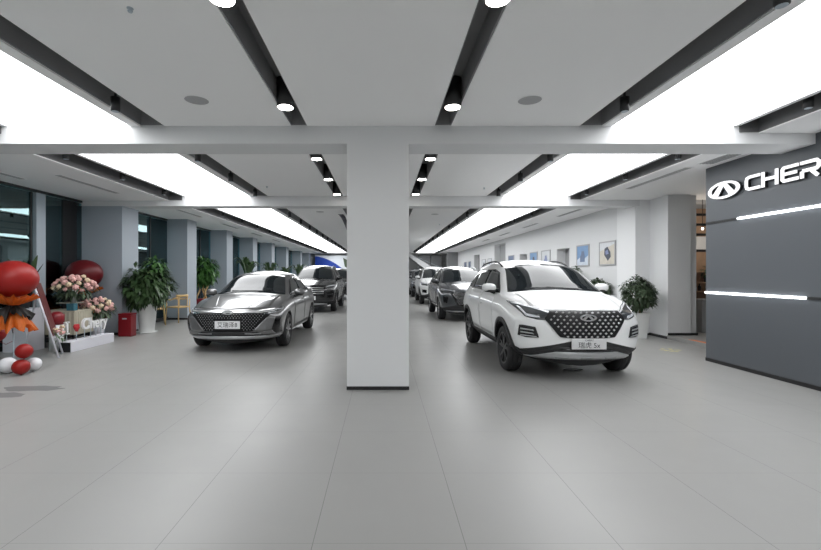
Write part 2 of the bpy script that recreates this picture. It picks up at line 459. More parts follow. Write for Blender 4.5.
# ------------------------------------------------------------------ grey sign wall: emblem, letters, light strips
FX = GX
def on_wall(dep): return lambda u, v: (FX-dep, -u, v)          # u = -y grows towards the camera
em = thing('wall_emblem', 'lit white oval emblem with a peaked letter on the grey wall', 'emblem', (0, 0, 0))
ec, ez = -6.785, 2.772
el = lambda a, b_: [(ec+a*math.cos(2*PI*k/56), ez+b_*math.sin(2*PI*k/56)) for k in range(56)]
b = NB(); ringprism(b, el(.31, .132), el(.252, .099), on_wall(.045), on_wall(.062)); obj('oval', b, M['letter'], em)
b = NB(); ringprism(b, el(.31, .132), el(.255, .10), on_wall(-.002), on_wall(.045)); obj('oval_return', b, M['black'], em)
def leg(sx): return [(ec+sx*.015, ez+.098), (ec+sx*.062, ez+.094), (ec+sx*.222, ez-.064), (ec+sx*.125, ez-.098), (ec+sx*.015, ez+.052)]
for sx in (-1, 1):
    pl = leg(sx) if sx > 0 else leg(sx)[::-1]
    b = NB(); prism(b, pl, on_wall(.045), on_wall(.062)); obj('peak_leg', b, M['letter'], em)
    b = NB(); prism(b, pl, on_wall(-.002), on_wall(.045)); obj('peak_leg_return', b, M['black'], em)
sign = thing('wall_lettering', 'lit white capital letters mounted on the dark grey wall', 'sign', (0, 0, 0))
Z0, Z1, S = 2.672, 2.885, .039
def stroke(bm, pts, wdt, f0, f1, closed=False):
    """polyline ribbon of constant width with mitred corners"""
    n = len(pts); A = []; B = []
    for i, p in enumerate(pts):
        p = Vector(p)
        d0 = (p-Vector(pts[i-1])).normalized() if i else None
        d1 = (Vector(pts[i+1])-p).normalized() if i < n-1 else None
        d0 = d0 or d1; d1 = d1 or d0
        nn = Vector((-d0.y, d0.x)); m = (nn+Vector((-d1.y, d1.x))).normalized(); k = wdt/2/max(.35, m.dot(nn))
        A.append(tuple(p+m*k)); B.append(tuple(p-m*k))
    prism(bm, A+B[::-1], f0, f1)
def letter_strokes(ch, u0, u1, z0=Z0, z1=Z1, s=S):
    h = s/2; m = (z0+z1)/2; r = .05
    if ch == 'C': return [[(u1, z1-h), (u0+r+h, z1-h), (u0+h+.012, z1-h-.014), (u0+h, z1-r-h), (u0+h, z0+r+h), (u0+h+.012, z0+h+.014), (u0+r+h, z0+h), (u1, z0+h)]]
    if ch == 'H': return [[(u0+h, z0), (u0+h, z1)], [(u1-h, z0), (u1-h, z1)], [(u0+s, m), (u1-s, m)]]
    if ch == 'E': return [[(u1, z1-h), (u0+h+.02, z1-h), (u0+h, z1-h-.02), (u0+h, z0+h+.02), (u0+h+.02, z0+h), (u1, z0+h)], [(u0+s, m), (u1-.02, m)]]
    if ch == 'R': return [[(u0, z1-h), (u1-h-.03, z1-h), (u1-h, z1-h-.03), (u1-h, m+.01), (u1-h-.03, m-.015), (u0+.03, m-.015)], [(u0+h, m-.02), (u0+h, z0)], [(u1-.11, m-.03), (u1-.035, z0)]]
    if ch == 'Y': return [[(u0+.02, z1), ((u0+u1)/2, m)], [(u1-.02, z1), ((u0+u1)/2, m)], [((u0+u1)/2, m+.02), ((u0+u1)/2, z0)]]
for ch, ya, yb in (('C', 6.375, 6.125), ('H', 6.095, 5.845), ('E', 5.80, 5.56), ('R', 5.53, 5.275), ('Y', 5.25, 5.0)):
    b = NB(); c = NB()
    for st in letter_strokes(ch, -ya, -yb):
        stroke(b, st, S, on_wall(.045), on_wall(.062)); stroke(c, st, S*.96, on_wall(-.002), on_wall(.046))
    o = obj('letter', b, M['letter'], sign); obj('letter_return', c, M['black'], o)
def light_strip(z, segs_, lab):
    t = thing('mounted_light_strip', lab, 'wall light', (0, 0, 0), 0, 'horizontal light strips on the grey wall')
    for a, c, lit in segs_:
        b = NB()
        if lit: box(b, FX-.03, FX+.0, a, c, z-.016, z+.016, bev=.006)
        else: box(b, FX-.012, FX, a, c, z-.017, z+.017)
        obj('lit_tube' if lit else 'black_track', b, M['led' if lit else 'black'], t)
light_strip(2.293, [(6.56, GY-.01, 0), (5.40, 6.555, 1), (3.4, 5.38, 1)], 'upper horizontal white light strip on the grey wall, under the letters')
light_strip(1.143, [(5.50, GY-.01, 1), (YB+.1, 5.495, 0)], 'lower horizontal white light strip on the grey wall')

# ------------------------------------------------------------------ pictures on the right wall
def picture(y0, y1, z0, z1, lab, sky, kind):
    t = thing('framed_picture', lab, 'picture', (RW, (y0+y1)/2, (z0+z1)/2), 0, 'framed pictures on the white right wall')
    h, v = (y1-y0)/2, (z1-z0)/2
    b = NB(); f = .035
    for q in ((-h, h, v-f, v), (-h, h, -v, -v+f), (-h, -h+f, -v+f, v-f), (h-f, h, -v+f, v-f)): box(b, -.03, 0, q[0], q[1], q[2], q[3])
    obj('picture_frame', b, M['speaker'], t)
    c = obj('print', bx(-.018, -.004, -h+f, h-f, -v+f, v-f), sky[0], t)
    g = -v+f
    X = lambda dep: (lambda u, w_: (-dep, u, w_))
    if kind == 0:   # snowy hills with a vehicle
        b = NB(); prism(b, [(-h+f, g), (h-f, g), (h-f, g+v*.5), (h*.3, g+v*.8), (-h*.2, g+v*.55), (-h+f, g+v*.9)], X(.018), X(.021)); obj('hills', b, sky[1], t)
        b = NB(); prism(b, [(-h*.35, g+.1), (h*.4, g+.1), (h*.4, g+.26), (h*.25, g+.3), (h*.15, g+.42), (-h*.2, g+.42), (-h*.35, g+.27)], X(.021), X(.023)); obj('vehicle', b, sky[2], t)
    else:           # sandy ground with a vehicle seen from above
        b = NB(); prism(b, [(-h+f, g), (h-f, g), (h-f, v*.2), (-h+f, v*.75)], X(.018), X(.021)); obj('ground', b, sky[1], t)
        b = NB(); prism(b, [(-h*.45, -v*.3), (-h*.1, -v*.62), (h*.35, -v*.1), (h*.3, v*.4), (-h*.05, v*.55), (-h*.4, v*.1)], X(.021), X(.023)); obj('vehicle', b, sky[2], t)
        b = NB(); prism(b, [(-h*.2, -v*.05), (h*.15, -v*.1), (h*.2, v*.2), (-h*.1, v*.3)], X(.023), X(.0245)); obj('windscreen', b, sky[3], t)
pm = lambda n, c: mat(n, c, .35, noise=(9, .18))
P_sky = pm('print sky', (.16, .30, .52)); P_snow = pm('print snow', (.6, .66, .74)); P_veh = pm('print vehicle', (.12, .17, .28))
P_sand = pm('print sand', (.62, .58, .5)); P_pale = pm('print pale', (.66, .68, .70)); P_dark = pm('print dark', (.05, .06, .09)); P_violet = pm('print violet', (.22, .26, .45))
picture(11.18, 12.02, 1.68, 2.33, 'framed picture of a dark car on sand, nearest to the white pillar', (P_pale, P_sand, P_dark, P_violet), 1)
picture(12.62, 13.42, 1.68, 2.33, 'framed blue sky picture with a car, second from the white pillar', (P_sky, P_snow, P_veh), 0)
picture(15.55, 16.4, 1.68, 2.33, 'framed pale violet picture with a car, just beyond the nearest grey niche', (P_pale, P_snow, P_violet), 0)
picture(16.85, 17.7, 1.68, 2.33, 'framed deep blue picture above the dark car, before the second niche', (P_sky, P_snow, P_dark), 0)
picture(19.85, 20.75, 1.68, 2.33, 'small dark framed picture beyond the second grey niche', (P_veh, P_pale, P_dark), 0)
picture(23.95, 24.8, 1.68, 2.33, 'far framed picture just past the tall grey opening', (P_pale, P_snow, P_veh), 0)
picture(25.35, 26.25, 1.68, 2.33, 'far framed picture just before the dark doorway', (P_pale, P_snow, P_dark), 0)
picture(29.6, 30.4, 1.68, 2.33, 'tiny framed picture just past the dark doorway', (P_veh, P_pale, P_dark), 0)
picture(31.1, 32.0, 1.68, 2.33, 'tiny framed picture farthest along the white right wall', (P_veh, P_pale, P_dark), 0)

# ------------------------------------------------------------------ far end: blue sign wall and staircase
t = thing('swoosh_sign', 'white sign wall with a deep blue swoosh at the far left end', 'sign', (-4.6, 37.2, 0))
obj('board', bx(-1.25, 1.65, 0, .08, 0, 3.05), M['sign_white'], t)
pts = [(-1.25, 1.2), (-1.25, 2.98)] + [(-1.25+k*.2, 2.98-.02*k-.006*k*k) for k in range(1, 12)] + [(1.2, 1.85), (1.2, 1.2)]
b = NB(); prism(b, pts, lambda u, v: (u, 0, v), lambda u, v: (u, -.02, v)); obj('blue_swoosh', b, M['blue'], t)
b = NB(); prism(b, [(1.15, 2.85), (1.62, 2.6), (1.62, 1.9), (1.3, 2.1)], lambda u, v: (u, 0, v), lambda u, v: (u, -.02, v)); obj('dark_picture', b, M['leaf3'], t)
t = thing('staircase', 'white staircase with solid side slope at the far end of the hall', 'staircase', (0, 0, 0))
b = NB(); prism(b, [(1.9, 3.24), (2.35, 3.24), (5.1, 1.55), (5.1, 1.15), (4.6, 1.15)], lambda u, v: (u, 37.6, v), lambda u, v: (u, 37.5, v)); obj('stringer', b, M['white_wall'], t)
b = NB()
for k in range(16):
    u = 2.2+k*.18; z = 3.0-k*.112; box(b, u, u+.2, 37.6, 38.9, z-.13, z)
obj('steps', b, M['niche'], t)
b = NB(); box(b, 4.55, 5.1, 37.6, 38.9, 0, 1.15); obj('landing', b, M['niche'], t)
b = NB(); tube(b, [(2.35, 37.55, 3.2), (5.05, 37.55, 2.0)], .02); obj('handrail', b, M['frame'], t)
# ------------------------------------------------------------------ cars
def paint(name, col, metal, rough, coat=1.0):
    m = mat(name, col, rough, metal, .5, coat, .04); return m
PW = paint('white car paint', (.76, .765, .765), 0, .4, .6)
PS = paint('silver car paint', (.20, .20, .203), .75, .28, .8)
PK = paint('black car paint', (.008, .008, .009), .2, .25)
PG = paint('dark grey car paint', (.08, .084, .09), .5, .28)
PN = paint('grey car paint', (.36, .37, .375), .6, .3)
M['tyre'] = mat('tyre rubber', (.016, .016, .017), .75)
M['alloy'] = mat('alloy rim', (.42, .42, .43), .28, .9)
M['alloy_dark'] = mat('dark alloy', (.03, .03, .032), .35, .6)
M['disc'] = mat('brake disc', (.10, .10, .10), .45, .8)
M['clad'] = mat('black plastic cladding', (.018, .018, .019), .55)
M['carglass'] = mat('car window glass', (.012, .015, .017), .03, 0, .42, 0)
M['lampglass'] = mat('headlight glass', (.025, .028, .032), .06, 0, .8, 1)
M['chrome'] = mat('chrome', (.92, .92, .93), .28, 1)
M['grille_black'] = mat('matt grille black', (.010, .010, .011), .5, 0, .25)
M['satin'] = mat('satin silver', (.50, .51, .52), .32, .7)
M['gloss_black'] = mat('gloss black', (.008, .008, .009), .12, 0, .6)
M['led_off'] = mat('headlight reflector', (.62, .64, .67), .2, .3)
M['plate'] = mat('plate white', (.8, .8, .81), .4)
M['plate_grey'] = mat('plate silver', (.68, .68, .69), .35, .3)
M['ink'] = mat('plate ink', (.015, .015, .016), .5)

def pchip(xs, ys):
    n = len(xs); h = [xs[i+1]-xs[i] for i in range(n-1)]; d = [(ys[i+1]-ys[i])/h[i] for i in range(n-1)]
    m = [0]*n; m[0] = d[0]; m[-1] = d[-1]
    for i in range(1, n-1):
        if d[i-1]*d[i] <= 0: m[i] = 0
        else:
            w1, w2 = 2*h[i]+h[i-1], h[i]+2*h[i-1]; m[i] = (w1+w2)/(w1/d[i-1]+w2/d[i])
    def f(x):
        if x <= xs[0]: return ys[0]
        if x >= xs[-1]: return ys[-1]
        i = 0
        while x > xs[i+1]: i += 1
        t = (x-xs[i])/h[i]
        return ((1+2*t)*(1-t)**2*ys[i] + t*(1-t)**2*h[i]*m[i] + t*t*(3-2*t)*ys[i+1] + t*t*(t-1)*h[i]*m[i+1])
    return f

def text_mesh(s, size, ext=.002, bold=0):
    cu = bpy.data.curves.new('text', 'FONT'); cu.body = s; cu.size = size; cu.extrude = ext; cu.offset = bold
    cu.align_x = 'CENTER'; cu.align_y = 'CENTER'; cu.resolution_u = 3
    o = bpy.data.objects.new('text', cu); COL.objects.link(o)
    dg = bpy.context.evaluated_depsgraph_get()
    me = bpy.data.meshes.new_from_object(o.evaluated_get(dg))
    bpy.data.objects.remove(o); bpy.data.curves.remove(cu)
    return me
def text_obj(name, s, size, mt, parent, loc, rot, ext=.002, bold=0):
    me = text_mesh(s, size, ext, bold); me.materials.clear(); me.materials.append(mt)
    for p in me.polygons: p.material_index = 0
    o = bpy.data.objects.new(name, me); o.location = loc; o.rotation_euler = rot
    return link(o, parent)

class Body:
    """one continuous car shell from longitudinal lines; panels are laid on it by projection"""
    def __init__(s, S):
        s.S = S; L = S['L']; N = len(S['lines'])
        fw = [pchip([k[0] for k in l], [k[1] for k in l]) for l in S['lines']]
        fz = [pchip([k[0] for k in l], [k[2] for k in l]) for l in S['lines']]
        c0 = pchip([0, L], [S['zb'], S['zb']]); c1 = pchip([k[0] for k in S['top']], [k[1] for k in S['top']])
        nose = pchip([k[0] for k in S['nose']], [k[1] for k in S['nose']])
        tail = pchip([k[0] for k in S['tail']], [k[1] for k in S['tail']])
        W = S['W']; ns = 4
        def half(y):
            P = [Vector((0, c0(y)))] + [Vector((fw[i](y), fz[i](y))) for i in range(N)] + [Vector((0, c1(y)))]
            n = len(P); sm = [1] + S['smooth'] + [1]
            T = []
            for i in range(n):
                if i == 0: t = Vector((P[1].x, 0))
                elif i == n-1: t = Vector((-P[n-2].x, 0))
                else:
                    a, b = P[i]-P[i-1], P[i+1]-P[i]; la, lb = a.length+1e-6, b.length+1e-6
                    t = (a/la*lb + b/lb*la)/(la+lb)
                T.append(t)
            out = []; rows = []
            for i in range(n-1):
                ln = (P[i+1]-P[i]).length
                for k in range(ns):
                    u = k/ns; m0 = T[i]*ln if i else T[0]*1.0; m1 = T[i+1]*ln if i+1 < n-1 else T[-1]*1.0
                    ch = P[i+1]-P[i]
                    m0 = ch+(m0-ch)*sm[i]; m1 = ch+(m1-ch)*sm[i+1]
                    q = (1+2*u)*(1-u)**2*P[i] + u*(1-u)**2*m0 + u*u*(3-2*u)*P[i+1] + u*u*(u-1)*m1
                    out.append(q); rows.append(i)
            out.append(P[-1])
            return out, rows
        def warp(x, y, z):
            a = max(0, 1-y/S['Df'])**2; b = max(0, 1-(L-y)/S['Dr'])**2
            ax = min(1.1, abs(x)/W)
            return y + a*(S['planF']*ax**S['pF'] + nose(z)) - b*(S['planR']*ax**2.6 + tail(z))
        ys = [0, .008, .02, .04, .065, .09]; y = .13
        while y < L-.1: ys.append(y); y += .045
        ys += [L-.09, L-.05, L-.02, L-.006, L]
        bm = NB(); rings = []; zc = S['zc']
        def ring_at(y, sc):
            h, rows = half(y)
            pts = [(p.x, p.y) for p in h]
            full = pts + [(-p[0], p[1]) for p in pts[-2:0:-1]]
            return [bm.verts.new((x*sc, warp(x*sc, y, zc+(z-zc)*sc), zc+(z-zc)*sc)) for x, z in full], rows
        def rs(e): return 1-.085*(1-math.sqrt(max(0, 1-(1-min(1, e/.09))**2)))
        for y in ys:
            r, rows = ring_at(y, min(rs(y), rs(L-y))); rings.append(r)
        nn = len(rings[0]); h = len(rows)
        row = lambda k: rows[k] if k < h else rows[nn-1-k]
        for A, B in zip(rings, rings[1:]):
            for k in range(nn):
                f = bm.faces.new((A[k], A[(k+1) % nn], B[(k+1) % nn], B[k])); f.smooth = True
                f.material_index = 1 if row(k) < S['clad_rows'] else 0
        for e, y in ((0, 0), (1, L)):
            prev = rings[0] if e == 0 else rings[-1]; sc0 = rs(0)
            for q in (.93, .84, .72, .58, .42, .26, .12):
                r, _ = ring_at(y, sc0*q)
                for k in range(nn):
                    f = bm.faces.new((prev[k], prev[(k+1) % nn], r[(k+1) % nn], r[k])); f.smooth = True
                    f.material_index = 1 if row(k) < S['clad_rows'] else 0
                prev = r
            bm.faces.new(prev)
        bmesh.ops.recalc_face_normals(bm, faces=bm.faces[:])
        s.bvh = BVHTree.FromBMesh(bm)
        s.bm = bm
    def finish(s, root, paintm):
        S = s.S
        me = bpy.data.meshes.new('body'); s.bm.to_mesh(me); s.bm.free()
        for m in (paintm, M['clad'], M['black']): me.materials.append(m)
        o = bpy.data.objects.new('body', me); COL.objects.link(o)
        cb = NB()
        for y in S['axles']:
            for sx in (-1, 1):
                lathe(cb, [(0, sx*.50), (S['cut'], sx*.50), (S['cut'], sx*1.3), (0, sx*1.3)], 40, (0, y, S['rw']+.01), 'x')
        bmesh.ops.recalc_face_normals(cb, faces=cb.faces[:])
        cme = bpy.data.meshes.new('cut'); cb.to_mesh(cme); cb.free()
        co = bpy.data.objects.new('cut', cme); COL.objects.link(co)
        md = o.modifiers.new('b', 'BOOLEAN'); md.operation = 'DIFFERENCE'; md.object = co; md.solver = 'EXACT'
        dg = bpy.context.evaluated_depsgraph_get()
        new = bpy.data.meshes.new_from_object(o.evaluated_get(dg))
        o.modifiers.clear(); o.data = new
        bpy.data.objects.remove(co)
        for p in new.polygons:
            c = p.center
            for y in S['axles']:
                r = math.hypot(c.y-y, c.z-S['rw']-.01)
                if r < S['cut']*1.02 and abs(c.x) < .93 and (abs(p.normal.x) > .98 and abs(c.x) < .52 or (r > S['cut']*.9 and abs(p.normal.x) < .25)):
                    p.material_index = 2; p.use_smooth = False
        o.parent = root
        return o
    def hit(s, ax, a, b, side=1):
        if ax == 'F': o, d = Vector((a, -3, b)), Vector((0, 1, 0))
        elif ax == 'S': o, d = Vector((side*3, a, b)), Vector((-side, 0, 0))
        elif ax == 'T': o, d = Vector((a, b, 4)), Vector((0, 0, -1))
        else: o, d = Vector((a, 9, b)), Vector((0, -1, 0))
        p, n, i, _ = s.bvh.ray_cast(o, d)
        if p is None:
            q = {'F': Vector((a, .3, b)), 'S': Vector((side*.9, a, b)), 'T': Vector((a, b, 1)), 'R': Vector((a, 4.4, b))}[ax]
            p, n, i, _ = s.bvh.find_nearest(q)
        if n.dot(d) > 0: n = -n
        return p, n
    def panel(s, name, top, bot, ax, mt, parent, off=.006, nu=20, nv=6, side=1, thick=.008, mirror=False, smooth=True, bm=None):
        def res(pl, n):
            ls = [0]
            for p, q in zip(pl, pl[1:]): ls.append(ls[-1]+math.hypot(q[0]-p[0], q[1]-p[1]))
            out = []
            for k in range(n+1):
                t = ls[-1]*k/n; i = 0
                while i < len(pl)-2 and t > ls[i+1]: i += 1
                u = (t-ls[i])/max(1e-9, ls[i+1]-ls[i])
                out.append((pl[i][0]+(pl[i+1][0]-pl[i][0])*u, pl[i][1]+(pl[i+1][1]-pl[i][1])*u))
            return out
        own = bm is None
        bm = bm or NB()
        for mir in ((False, True) if mirror == 'both' else (mirror,)):
            T, B = res(top, nu), res(bot, nu); O = []; I = []
            sd = -side if mir else side
            for j in range(nv+1):
                ro, ri = [], []
                for i in range(nu+1):
                    v = j/nv; a = T[i][0]+(B[i][0]-T[i][0])*v; b = T[i][1]+(B[i][1]-T[i][1])*v
                    if mir and ax in 'FTR': a = -a
                    p, n = s.hit(ax, a, b, sd)
                    ro.append(bm.verts.new(p+n*off)); ri.append(bm.verts.new(p+n*(off-thick)))
                O.append(ro); I.append(ri)
            fs = []
            for j in range(nv):
                for i in range(nu):
                    f = bm.faces.new((O[j][i], O[j][i+1], O[j+1][i+1], O[j+1][i])); f.smooth = smooth; fs.append(f)
                    fs.append(bm.faces.new((I[j][i], I[j+1][i], I[j+1][i+1], I[j][i+1])))
            E = [(O[0][i], I[0][i]) for i in range(nu+1)] + [(O[j][nu], I[j][nu]) for j in range(1, nv+1)] + [(O[nv][i], I[nv][i]) for i in range(nu-1, -1, -1)] + [(O[j][0], I[j][0]) for j in range(nv-1, 0, -1)]
            for k in range(len(E)):
                (a, b), (c, d) = E[k], E[(k+1) % len(E)]
                fs.append(bm.faces.new((a, b, d, c)))
        if own: return obj(name, bm, mt, parent)
        return None

def arc(cy, cz, r, a0, a1, n=20): return [(cy+r*math.cos(math.radians(a0+(a1-a0)*k/n)), cz+r*math.sin(math.radians(a0+(a1-a0)*k/n))) for k in range(n+1)]

def wheels(root, S, x_out, rim_r, style, face, nsp=5):
    R = S['rw']; wd = .215
    for y in S['axles']:
        for sx in (-1, 1):
            wr = bpy.data.objects.new('wheel', None); link(wr, root)
            wr.location = (sx*(x_out-wd/2), y, R); wr.rotation_euler = (rnd(0, 6) if sx > 0 else 0, 0, 0)
            wr.empty_display_size = .05
            if sx < 0: wr.rotation_euler = (.3, 0, PI)
            b = NB(); h = wd/2
            lathe(b, [(rim_r, -h+.01), (rim_r+.03, -h), (R-.03, -h+.004), (R-.008, -h+.025), (R, -h+.05), (R, -.05), (R-.006, -.045), (R-.006, -.035), (R, -.03), (R, .03), (R-.006, .035), (R-.006, .045), (R, .05), (R, h-.05), (R-.008, h-.025), (R-.03, h-.004), (rim_r+.03, h), (rim_r+.008, h-.006), (rim_r, h-.015)], 56, (0, 0, 0), 'x', 0, False)
            obj('tyre', b, M['tyre'], wr, True)
            b = NB()
            lathe(b, [(rim_r-.03, -.09), (rim_r-.03, h-.05), (rim_r-.012, h-.012), (rim_r+.006, h-.008), (rim_r+.006, -.09)], 48, (0, 0, 0), 'x', 0, False)
            lathe(b, [(0, h-.05), (.055, h-.05), (.06, h-.03), (.05, h-.022), (0, h-.022)], 24, (0, 0, 0), 'x')
            obj('rim', b, M['alloy_dark'], wr, False)
            b = NB()
            for k in range(nsp):
                for dt in ((-.17, .17) if style == 'twin' else (0,)):
                    a0 = 2*PI*k/nsp + dt*.5; a1 = 2*PI*k/nsp + dt*1.25
                    p = Vector((h-.035, .045*math.cos(a0), .045*math.sin(a0))); q = Vector((h-.03, (rim_r-.01)*math.cos(a1), (rim_r-.01)*math.sin(a1)))
                    d = (q-p).normalized(); sd = Vector((1, 0, 0)).cross(d).normalized()
                    w0, w1 = (.02, .014) if style == 'twin' else (.028, .04)
                    vs = []
                    for pt, ww in ((p, w0), (q, w1)):
                        for dx in (-.016, .014):
                            for s2 in (-1, 1): vs.append(b.verts.new(pt+Vector((dx, 0, 0))+sd*s2*ww))
                    for f in ((0,1,3,2),(4,6,7,5),(0,4,5,1),(2,3,7,6),(0,2,6,4),(1,5,7,3)): b.faces.new([vs[i] for i in f])
            obj('spokes', b, face, wr)
            b = NB(); lathe(b, [(0, -.02), (rim_r-.06, -.02), (rim_r-.06, .0), (0, .0)], 36, (0, 0, 0), 'x'); obj('brake_disc', b, M['disc'], wr)
            b = NB(); lathe(b, [(0, -.075), (rim_r-.034, -.075), (rim_r-.034, -.065), (0, -.065)], 30, (0, 0, 0), 'x'); obj('wheel_back', b, M['black'], wr)

def mirrors(root, y, z, xo, paintm, lower):
    for sx in (-1, 1):
        b = NB()
        ball(b, (sx*xo, y, z), .118, .07, .068, 24, 14, lambda p: Vector((abs(p.x)**.75*(1 if p.x > 0 else -1), p.y*(1 if p.y < 0 else .55), abs(p.z)**.8*(1 if p.z > 0 else -1))))
        o = obj('mirror', b, paintm, root, True)
        b = NB(); ball(b, (sx*(xo-.005), y+.004, z-.028), .110, .068, .050, 20, 10); tube(b, [(sx*(xo-.03), y+.01, z-.05), (sx*(xo-.16), y+.04, z-.10)], .035, 8); obj('mirror_base', b, lower, o, True)
        b = NB(); ball(b, (sx*xo, y+.036, z), .108, .014, .068, 20, 10); obj('mirror_glass', b, M['carglass'], o, True)

def oval_emblem(root, B, x, z, a, b_, mt, name='emblem', yo=None):
    p, n = B.hit('F', x, z)
    y = p.y-.03 if yo is None else yo
    f0 = lambda u, v: (x+u, y+.03, z+v); f1 = lambda u, v: (x+u, y-.004, z+v)
    e = lambda s: [(a*s*math.cos(2*PI*k/40), b_*s*math.sin(2*PI*k/40)) for k in range(40)]
    bm = NB(); ringprism(bm, e(1), [(u*.80, v*.72) for u, v in e(1)], f0, f1)
    for sx in (-1, 1):
        pl = [(sx*.0, b_*.86), (sx*a*.16, b_*.84), (sx*a*.72, -b_*.5), (sx*a*.46, -b_*.74), (0, b_*.42)]
        prism(bm, pl if sx > 0 else pl[::-1], f0, f1)
    return obj(name, bm, mt, root)

def licence(root, B, x, z, wd, hg, lines, mt):
    ys = min(B.hit('F', x+dx, z+dz)[0].y for dx in (-wd/2, wd/2, 0) for dz in (-hg/2, hg/2)) - .03
    o = obj('licence_plate', bx(x-wd/2, x+wd/2, ys, ys+.012, z-hg/2, z+hg/2, bev=.004), mt, root)
    b = NB(); box(b, x-wd*.3, x+wd*.3, ys+.012, ys+.12, z-hg*.3, z+hg*.3); obj('plate_holder', b, M['black'], o)
    for s_, size, dz, bold in lines:
        text_obj('plate_text', s_, size, M['ink'], o, (x, ys-.001, z+dz), (PI/2, 0, 0), .001, bold)
    return o

SUV = dict(L=4.34, W=.915, zb=.20, zc=.62, Df=1.0, planF=.40, pF=2.6, Dr=.7, planR=.25, clad_rows=2, rw=.338, cut=.395, axles=(.86, 3.49),
  smooth=[.7, .35, .9, .75, .22, .28, 1],
  lines=[
   [(0, .62, .34), (.4, .68, .28), (4, .70, .24), (4.34, .66, .34)],
   [(0, .80, .42), (.5, .87, .40), (3.9, .86, .40), (4.34, .80, .48)],
   [(0, .865, .60), (.6, .905, .62), (2, .90, .66), (3.6, .905, .66), (4.34, .86, .66)],
   [(0, .845, .80), (.5, .895, .89), (1.1, .912, .95), (2, .905, .98), (3.5, .905, 1.02), (4.34, .85, 1.0)],
   [(0, .74, .905), (.3, .785, .985), (.7, .82, 1.07), (1.1, .84, 1.115), (2, .835, 1.13), (3, .83, 1.155), (3.9, .80, 1.18), (4.34, .74, 1.10)],
   [(0, .52, .945), (.3, .56, 1.02), (.7, .63, 1.10), (1.0, .70, 1.14), (1.1, .73, 1.155), (1.25, .725, 1.225), (1.85, .615, 1.545), (2.1, .60, 1.585), (2.6, .60, 1.64), (3.4, .585, 1.61), (3.8, .57, 1.53), (4.0, .58, 1.40), (4.25, .62, 1.14), (4.34, .6, 1.08)],
   [(0, .27, .96), (.3, .29, 1.035), (.7, .32, 1.12), (1.0, .35, 1.165), (1.1, .36, 1.19), (1.25, .36, 1.29), (1.75, .33, 1.565), (1.9, .32, 1.625), (2.6, .32, 1.70), (3.4, .31, 1.63), (3.8, .3, 1.58), (4.0, .3, 1.44), (4.25, .32, 1.16), (4.34, .3, 1.09)]],
  top=[(0, .965), (.3, 1.04), (.7, 1.125), (1.0, 1.17), (1.07, 1.19), (1.25, 1.315), (1.7, 1.575), (1.9, 1.645), (2.6, 1.715), (3.4, 1.68), (3.8, 1.59), (4.0, 1.45), (4.25, 1.17), (4.34, 1.10)],
  nose=[(.2, .16), (.36, .05), (.5, 0), (.7, .0), (.88, .03), (.98, .11), (1.1, .22)], tail=[(.2, .1), (.5, 0), (.8, .02), (1.1, .12)])

SED = dict(L=4.78, W=.925, zb=.16, zc=.50, Df=1.05, planF=.34, pF=2.5, Dr=.8, planR=.28, clad_rows=1, rw=.332, cut=.365, axles=(.92, 3.71),
  smooth=[.7, .5, .9, .6, .25, .3, 1],
  lines=[
   [(0, .60, .275), (.4, .70, .21), (4.4, .70, .18), (4.78, .62, .30)],
   [(0, .80, .35), (.5, .87, .29), (4.3, .86, .27), (4.78, .78, .40)],
   [(0, .865, .50), (.6, .905, .52), (2, .90, .55), (3.7, .915, .55), (4.78, .84, .58)],
   [(0, .85, .66), (.5, .90, .735), (1.1, .915, .80), (2, .905, .83), (3.6, .915, .87), (4.78, .80, .90)],
   [(0, .75, .745), (.3, .79, .82), (.8, .825, .915), (1.25, .83, .965), (2, .825, .985), (3.5, .81, 1.02), (4.4, .77, 1.035), (4.78, .68, .99)],
   [(0, .54, .775), (.3, .58, .855), (.8, .64, .95), (1.22, .72, .995), (1.32, .735, 1.005), (1.6, .70, 1.115), (2.2, .59, 1.39), (2.5, .57, 1.44), (3.0, .57, 1.445), (3.5, .56, 1.39), (4.0, .57, 1.20), (4.45, .60, 1.06), (4.78, .58, 1.005)],
   [(0, .28, .79), (.3, .30, .875), (.8, .34, .975), (1.2, .37, 1.02), (1.3, .37, 1.045), (1.6, .37, 1.18), (2.1, .33, 1.41), (2.45, .32, 1.485), (2.85, .32, 1.515), (3.4, .31, 1.42), (3.9, .31, 1.28), (4.42, .33, 1.085), (4.78, .3, 1.02)]],
  top=[(0, .795), (.3, .88), (.8, .98), (1.2, 1.025), (1.27, 1.05), (1.6, 1.20), (2.05, 1.415), (2.4, 1.50), (2.8, 1.53), (3.3, 1.495), (3.8, 1.335), (4.4, 1.095), (4.5, 1.065), (4.78, 1.02)],
  nose=[(.16, .10), (.3, .02), (.45, 0), (.66, .0), (.74, .02), (.80, .07), (.9, .16)], tail=[(.2, .12), (.5, .02), (.9, .0), (1.05, .05)])

def side_glazing(B, root, wins, surround, gl=None):
    for mir in (False, True):
        B.panel('window_surround', surround[0], surround[1], 'S', M['gloss_black'], root, .004, 40, 6, 1, .008, mir)
        for top, bot in wins:
            B.panel('side_window', top, bot, 'S', gl or M['carglass'], root, .009, 14, 6, 1, .008, mir)

def doors(B, root, P, ds, hz):
    for mir in (False, True):
        for top, bot, hy in ds:
            d = B.panel('door', top, bot, 'S', P, root, .0045, 16, 12, 1, .007, mir)
            sd = -1 if mir else 1
            p, n = B.hit('S', hy, hz, sd)
            b = NB(); boxm(b, .022, .19, .028, Matrix.Translation(p+n*.016)); bmesh.ops.bevel(b, geom=b.edges[:], offset=.008, segments=2, affect='EDGES')
            obj('door_handle', b, P, d, True)

